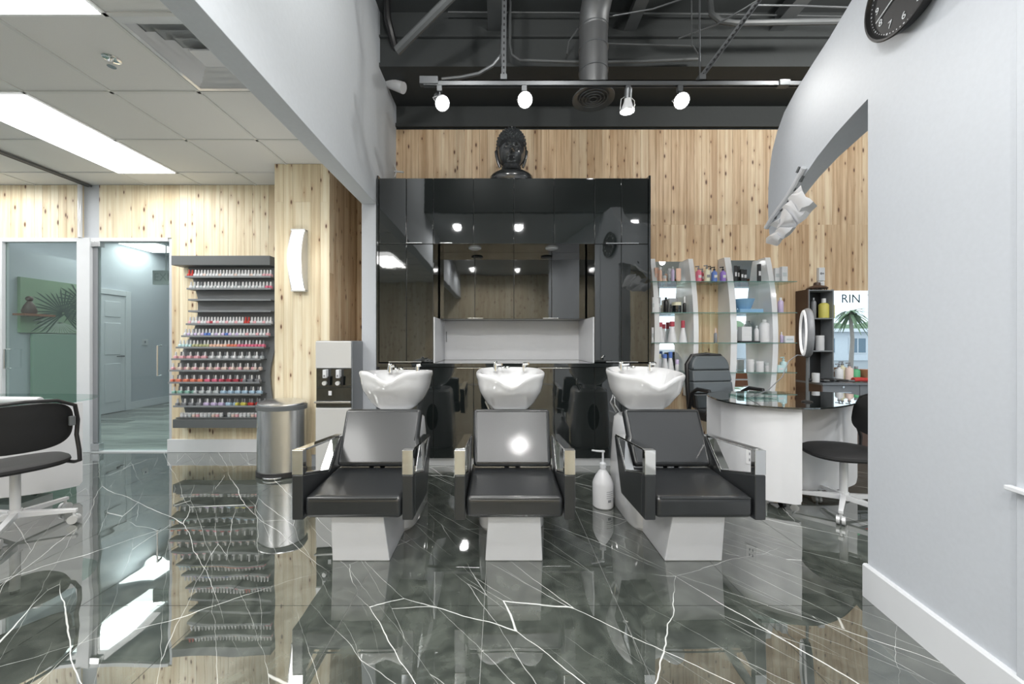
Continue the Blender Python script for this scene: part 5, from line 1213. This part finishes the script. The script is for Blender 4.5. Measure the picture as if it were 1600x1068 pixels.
frond(5.36, 1.80, PI*.55, PI*1.5, .33, 14, 'leaf', 'leaf_dark', .003)
frond(5.10, 1.50, PI*.95, PI*1.9, .36, 16, 'leaf', 'leaf_light', .0015)
o = tag(MB().box(-6.085, -5.93, 4.60, 4.92, 1.555, 1.58).build('wall_shelf', 'wood_brown'), 'dark wooden shelf at the left behind the glass', 'shelf')
o = thing('shelf_figurine', 'small dark brown figurine on the wooden shelf behind the glass', 'figurine', (-6.0, 4.70, 1.5805))
MB().lathe([(.06, 0), (.07, .03), (.05, .10), (.03, .14), (.02, .16)], n=16).build('body', 'brown_side', o); MB().ball((0, 0, .19), .035).build('head', 'brown_side', o)
# green glass screen of the back room
tag(MB().box(-6.12, -6.085, 4.80, 5.44, .0, 1.33).build('screen_panel', 'teal_partition', bevel=.004), 'pale green upright panel standing behind the left glass', 'screen')
o = thing('exit_sign', 'pale exit sign hanging behind the glass door', 'sign', (-4.30, 4.75, 2.05))
MB().box(-.16, .16, -.015, .015, -.09, .09).build('plate', 'trim_white', o); MB().cyl((0, 0, .09), (0, 0, .905), .006).build('rod', 'trim_white', o)
text_obj('EXIT', .14, (0, -.0165, 0), o, 'pale_grey_letter', (PI/2, 0, 0), 'lettering')
o = thing('light_switch', 'white light switch on the far wall behind the glass door', 'switch', (-6.695, 6.95, 1.22)); MB().box(0, .008, -.06, .06, -.06, .06).build('plate', 'aluminium', o, bevel=.002)
MB().box(.008, .014, -.01, .01, -.02, .02).build('toggle', 'smoke', o)
o = thing('room_sign', 'small dark plate on the white panel door', 'sign', (-6.655, 5.95, 1.47)); MB().box(0.001, .006, -.07, .07, -.02, .02).build('plate', 'smoke', o)

# ================================================================== OUTSIDE, seen only in the mirror
struct(MB().box(-30, 60, -60, -3.76, -.3, -.2).build('ground', 'asphalt'))
tx = text_obj('RIN  T', .40, (0, 0, 0), None, 'letter_teal', (PI/2, 0, 0), 'window_lettering'); tx.location = (11.95, -3.69, 2.65); tag(tx, 'dark teal letters on the street window, seen in the mirror', 'lettering')
o = thing('neighbour_house', 'white low house across the street, seen in the mirror', 'building', (30, -20, -.2))
MB().box(-9, 6, -4, 0, 0, 2.2).build('wall', 'house_white', o)
MB().px([(.5, 2.2), (-4.5, 2.2), (-4.5, 2.45), (.5, 2.45)], -9.5, 6.5).build('roof', 'aluminium', o)
for x in (-7, -4.6, -2.2, .4, 3): f_ = MB().box(x-.7, x+.7, 0, .05, .5, 1.8).build('window', 'trim_white', o); MB().box(x-.6, x-.05, .05, .06, .6, 1.7).box(x+.05, x+.6, .05, .06, .6, 1.7).build('pane', 'house_glass', f_)
random.seed(11)
for (x, y, lb_) in ((17.25, -9.5, 'palm tree by the street, seen in the mirror'), (26, -13, 'taller palm tree farther along the street')):
    o = thing('palm_tree', lb_, 'tree', (x, y, -.2))
    MB().tube([(0, 0, 0), (.1, 0, 1.5), (0, 0, 2.85)], .10, 10, .06).build('trunk', 'bark', o)
    fm = MB()
    for k in range(60):
        a = random.uniform(0, 2*PI); e = random.uniform(-.9, .8); L_ = random.uniform(.6, .95); P = []
        for t in (0, .33, .66, 1):
            rr = L_*t*math.cos(e*(1-.3*t)); z = 2.85+L_*t*math.sin(e)-.5*t*t; ww = .07*math.sin(PI*min(.95, t+.1))
            P += [(rr*math.cos(a)-ww*math.sin(a), rr*math.sin(a)+ww*math.cos(a), z), (rr*math.cos(a)+ww*math.sin(a), rr*math.sin(a)-ww*math.cos(a), z)]
        fm.add(P, [(0, 1, 3, 2), (2, 3, 5, 4), (4, 5, 7, 6)])
    fm.build('fronds', 'foliage', o)['kind'] = 'stuff'
hg = MB()
for k in range(26): hg.ball((18+k*1.3+random.uniform(-.4, .4), -26.5+random.uniform(-.5, .5), 1.7), random.uniform(1.1, 1.7), 10, 7)
h_ = hg.build('hedge', 'foliage'); tag(h_, 'green trees behind the white house, seen in the mirror', 'trees'); h_['kind'] = 'stuff'
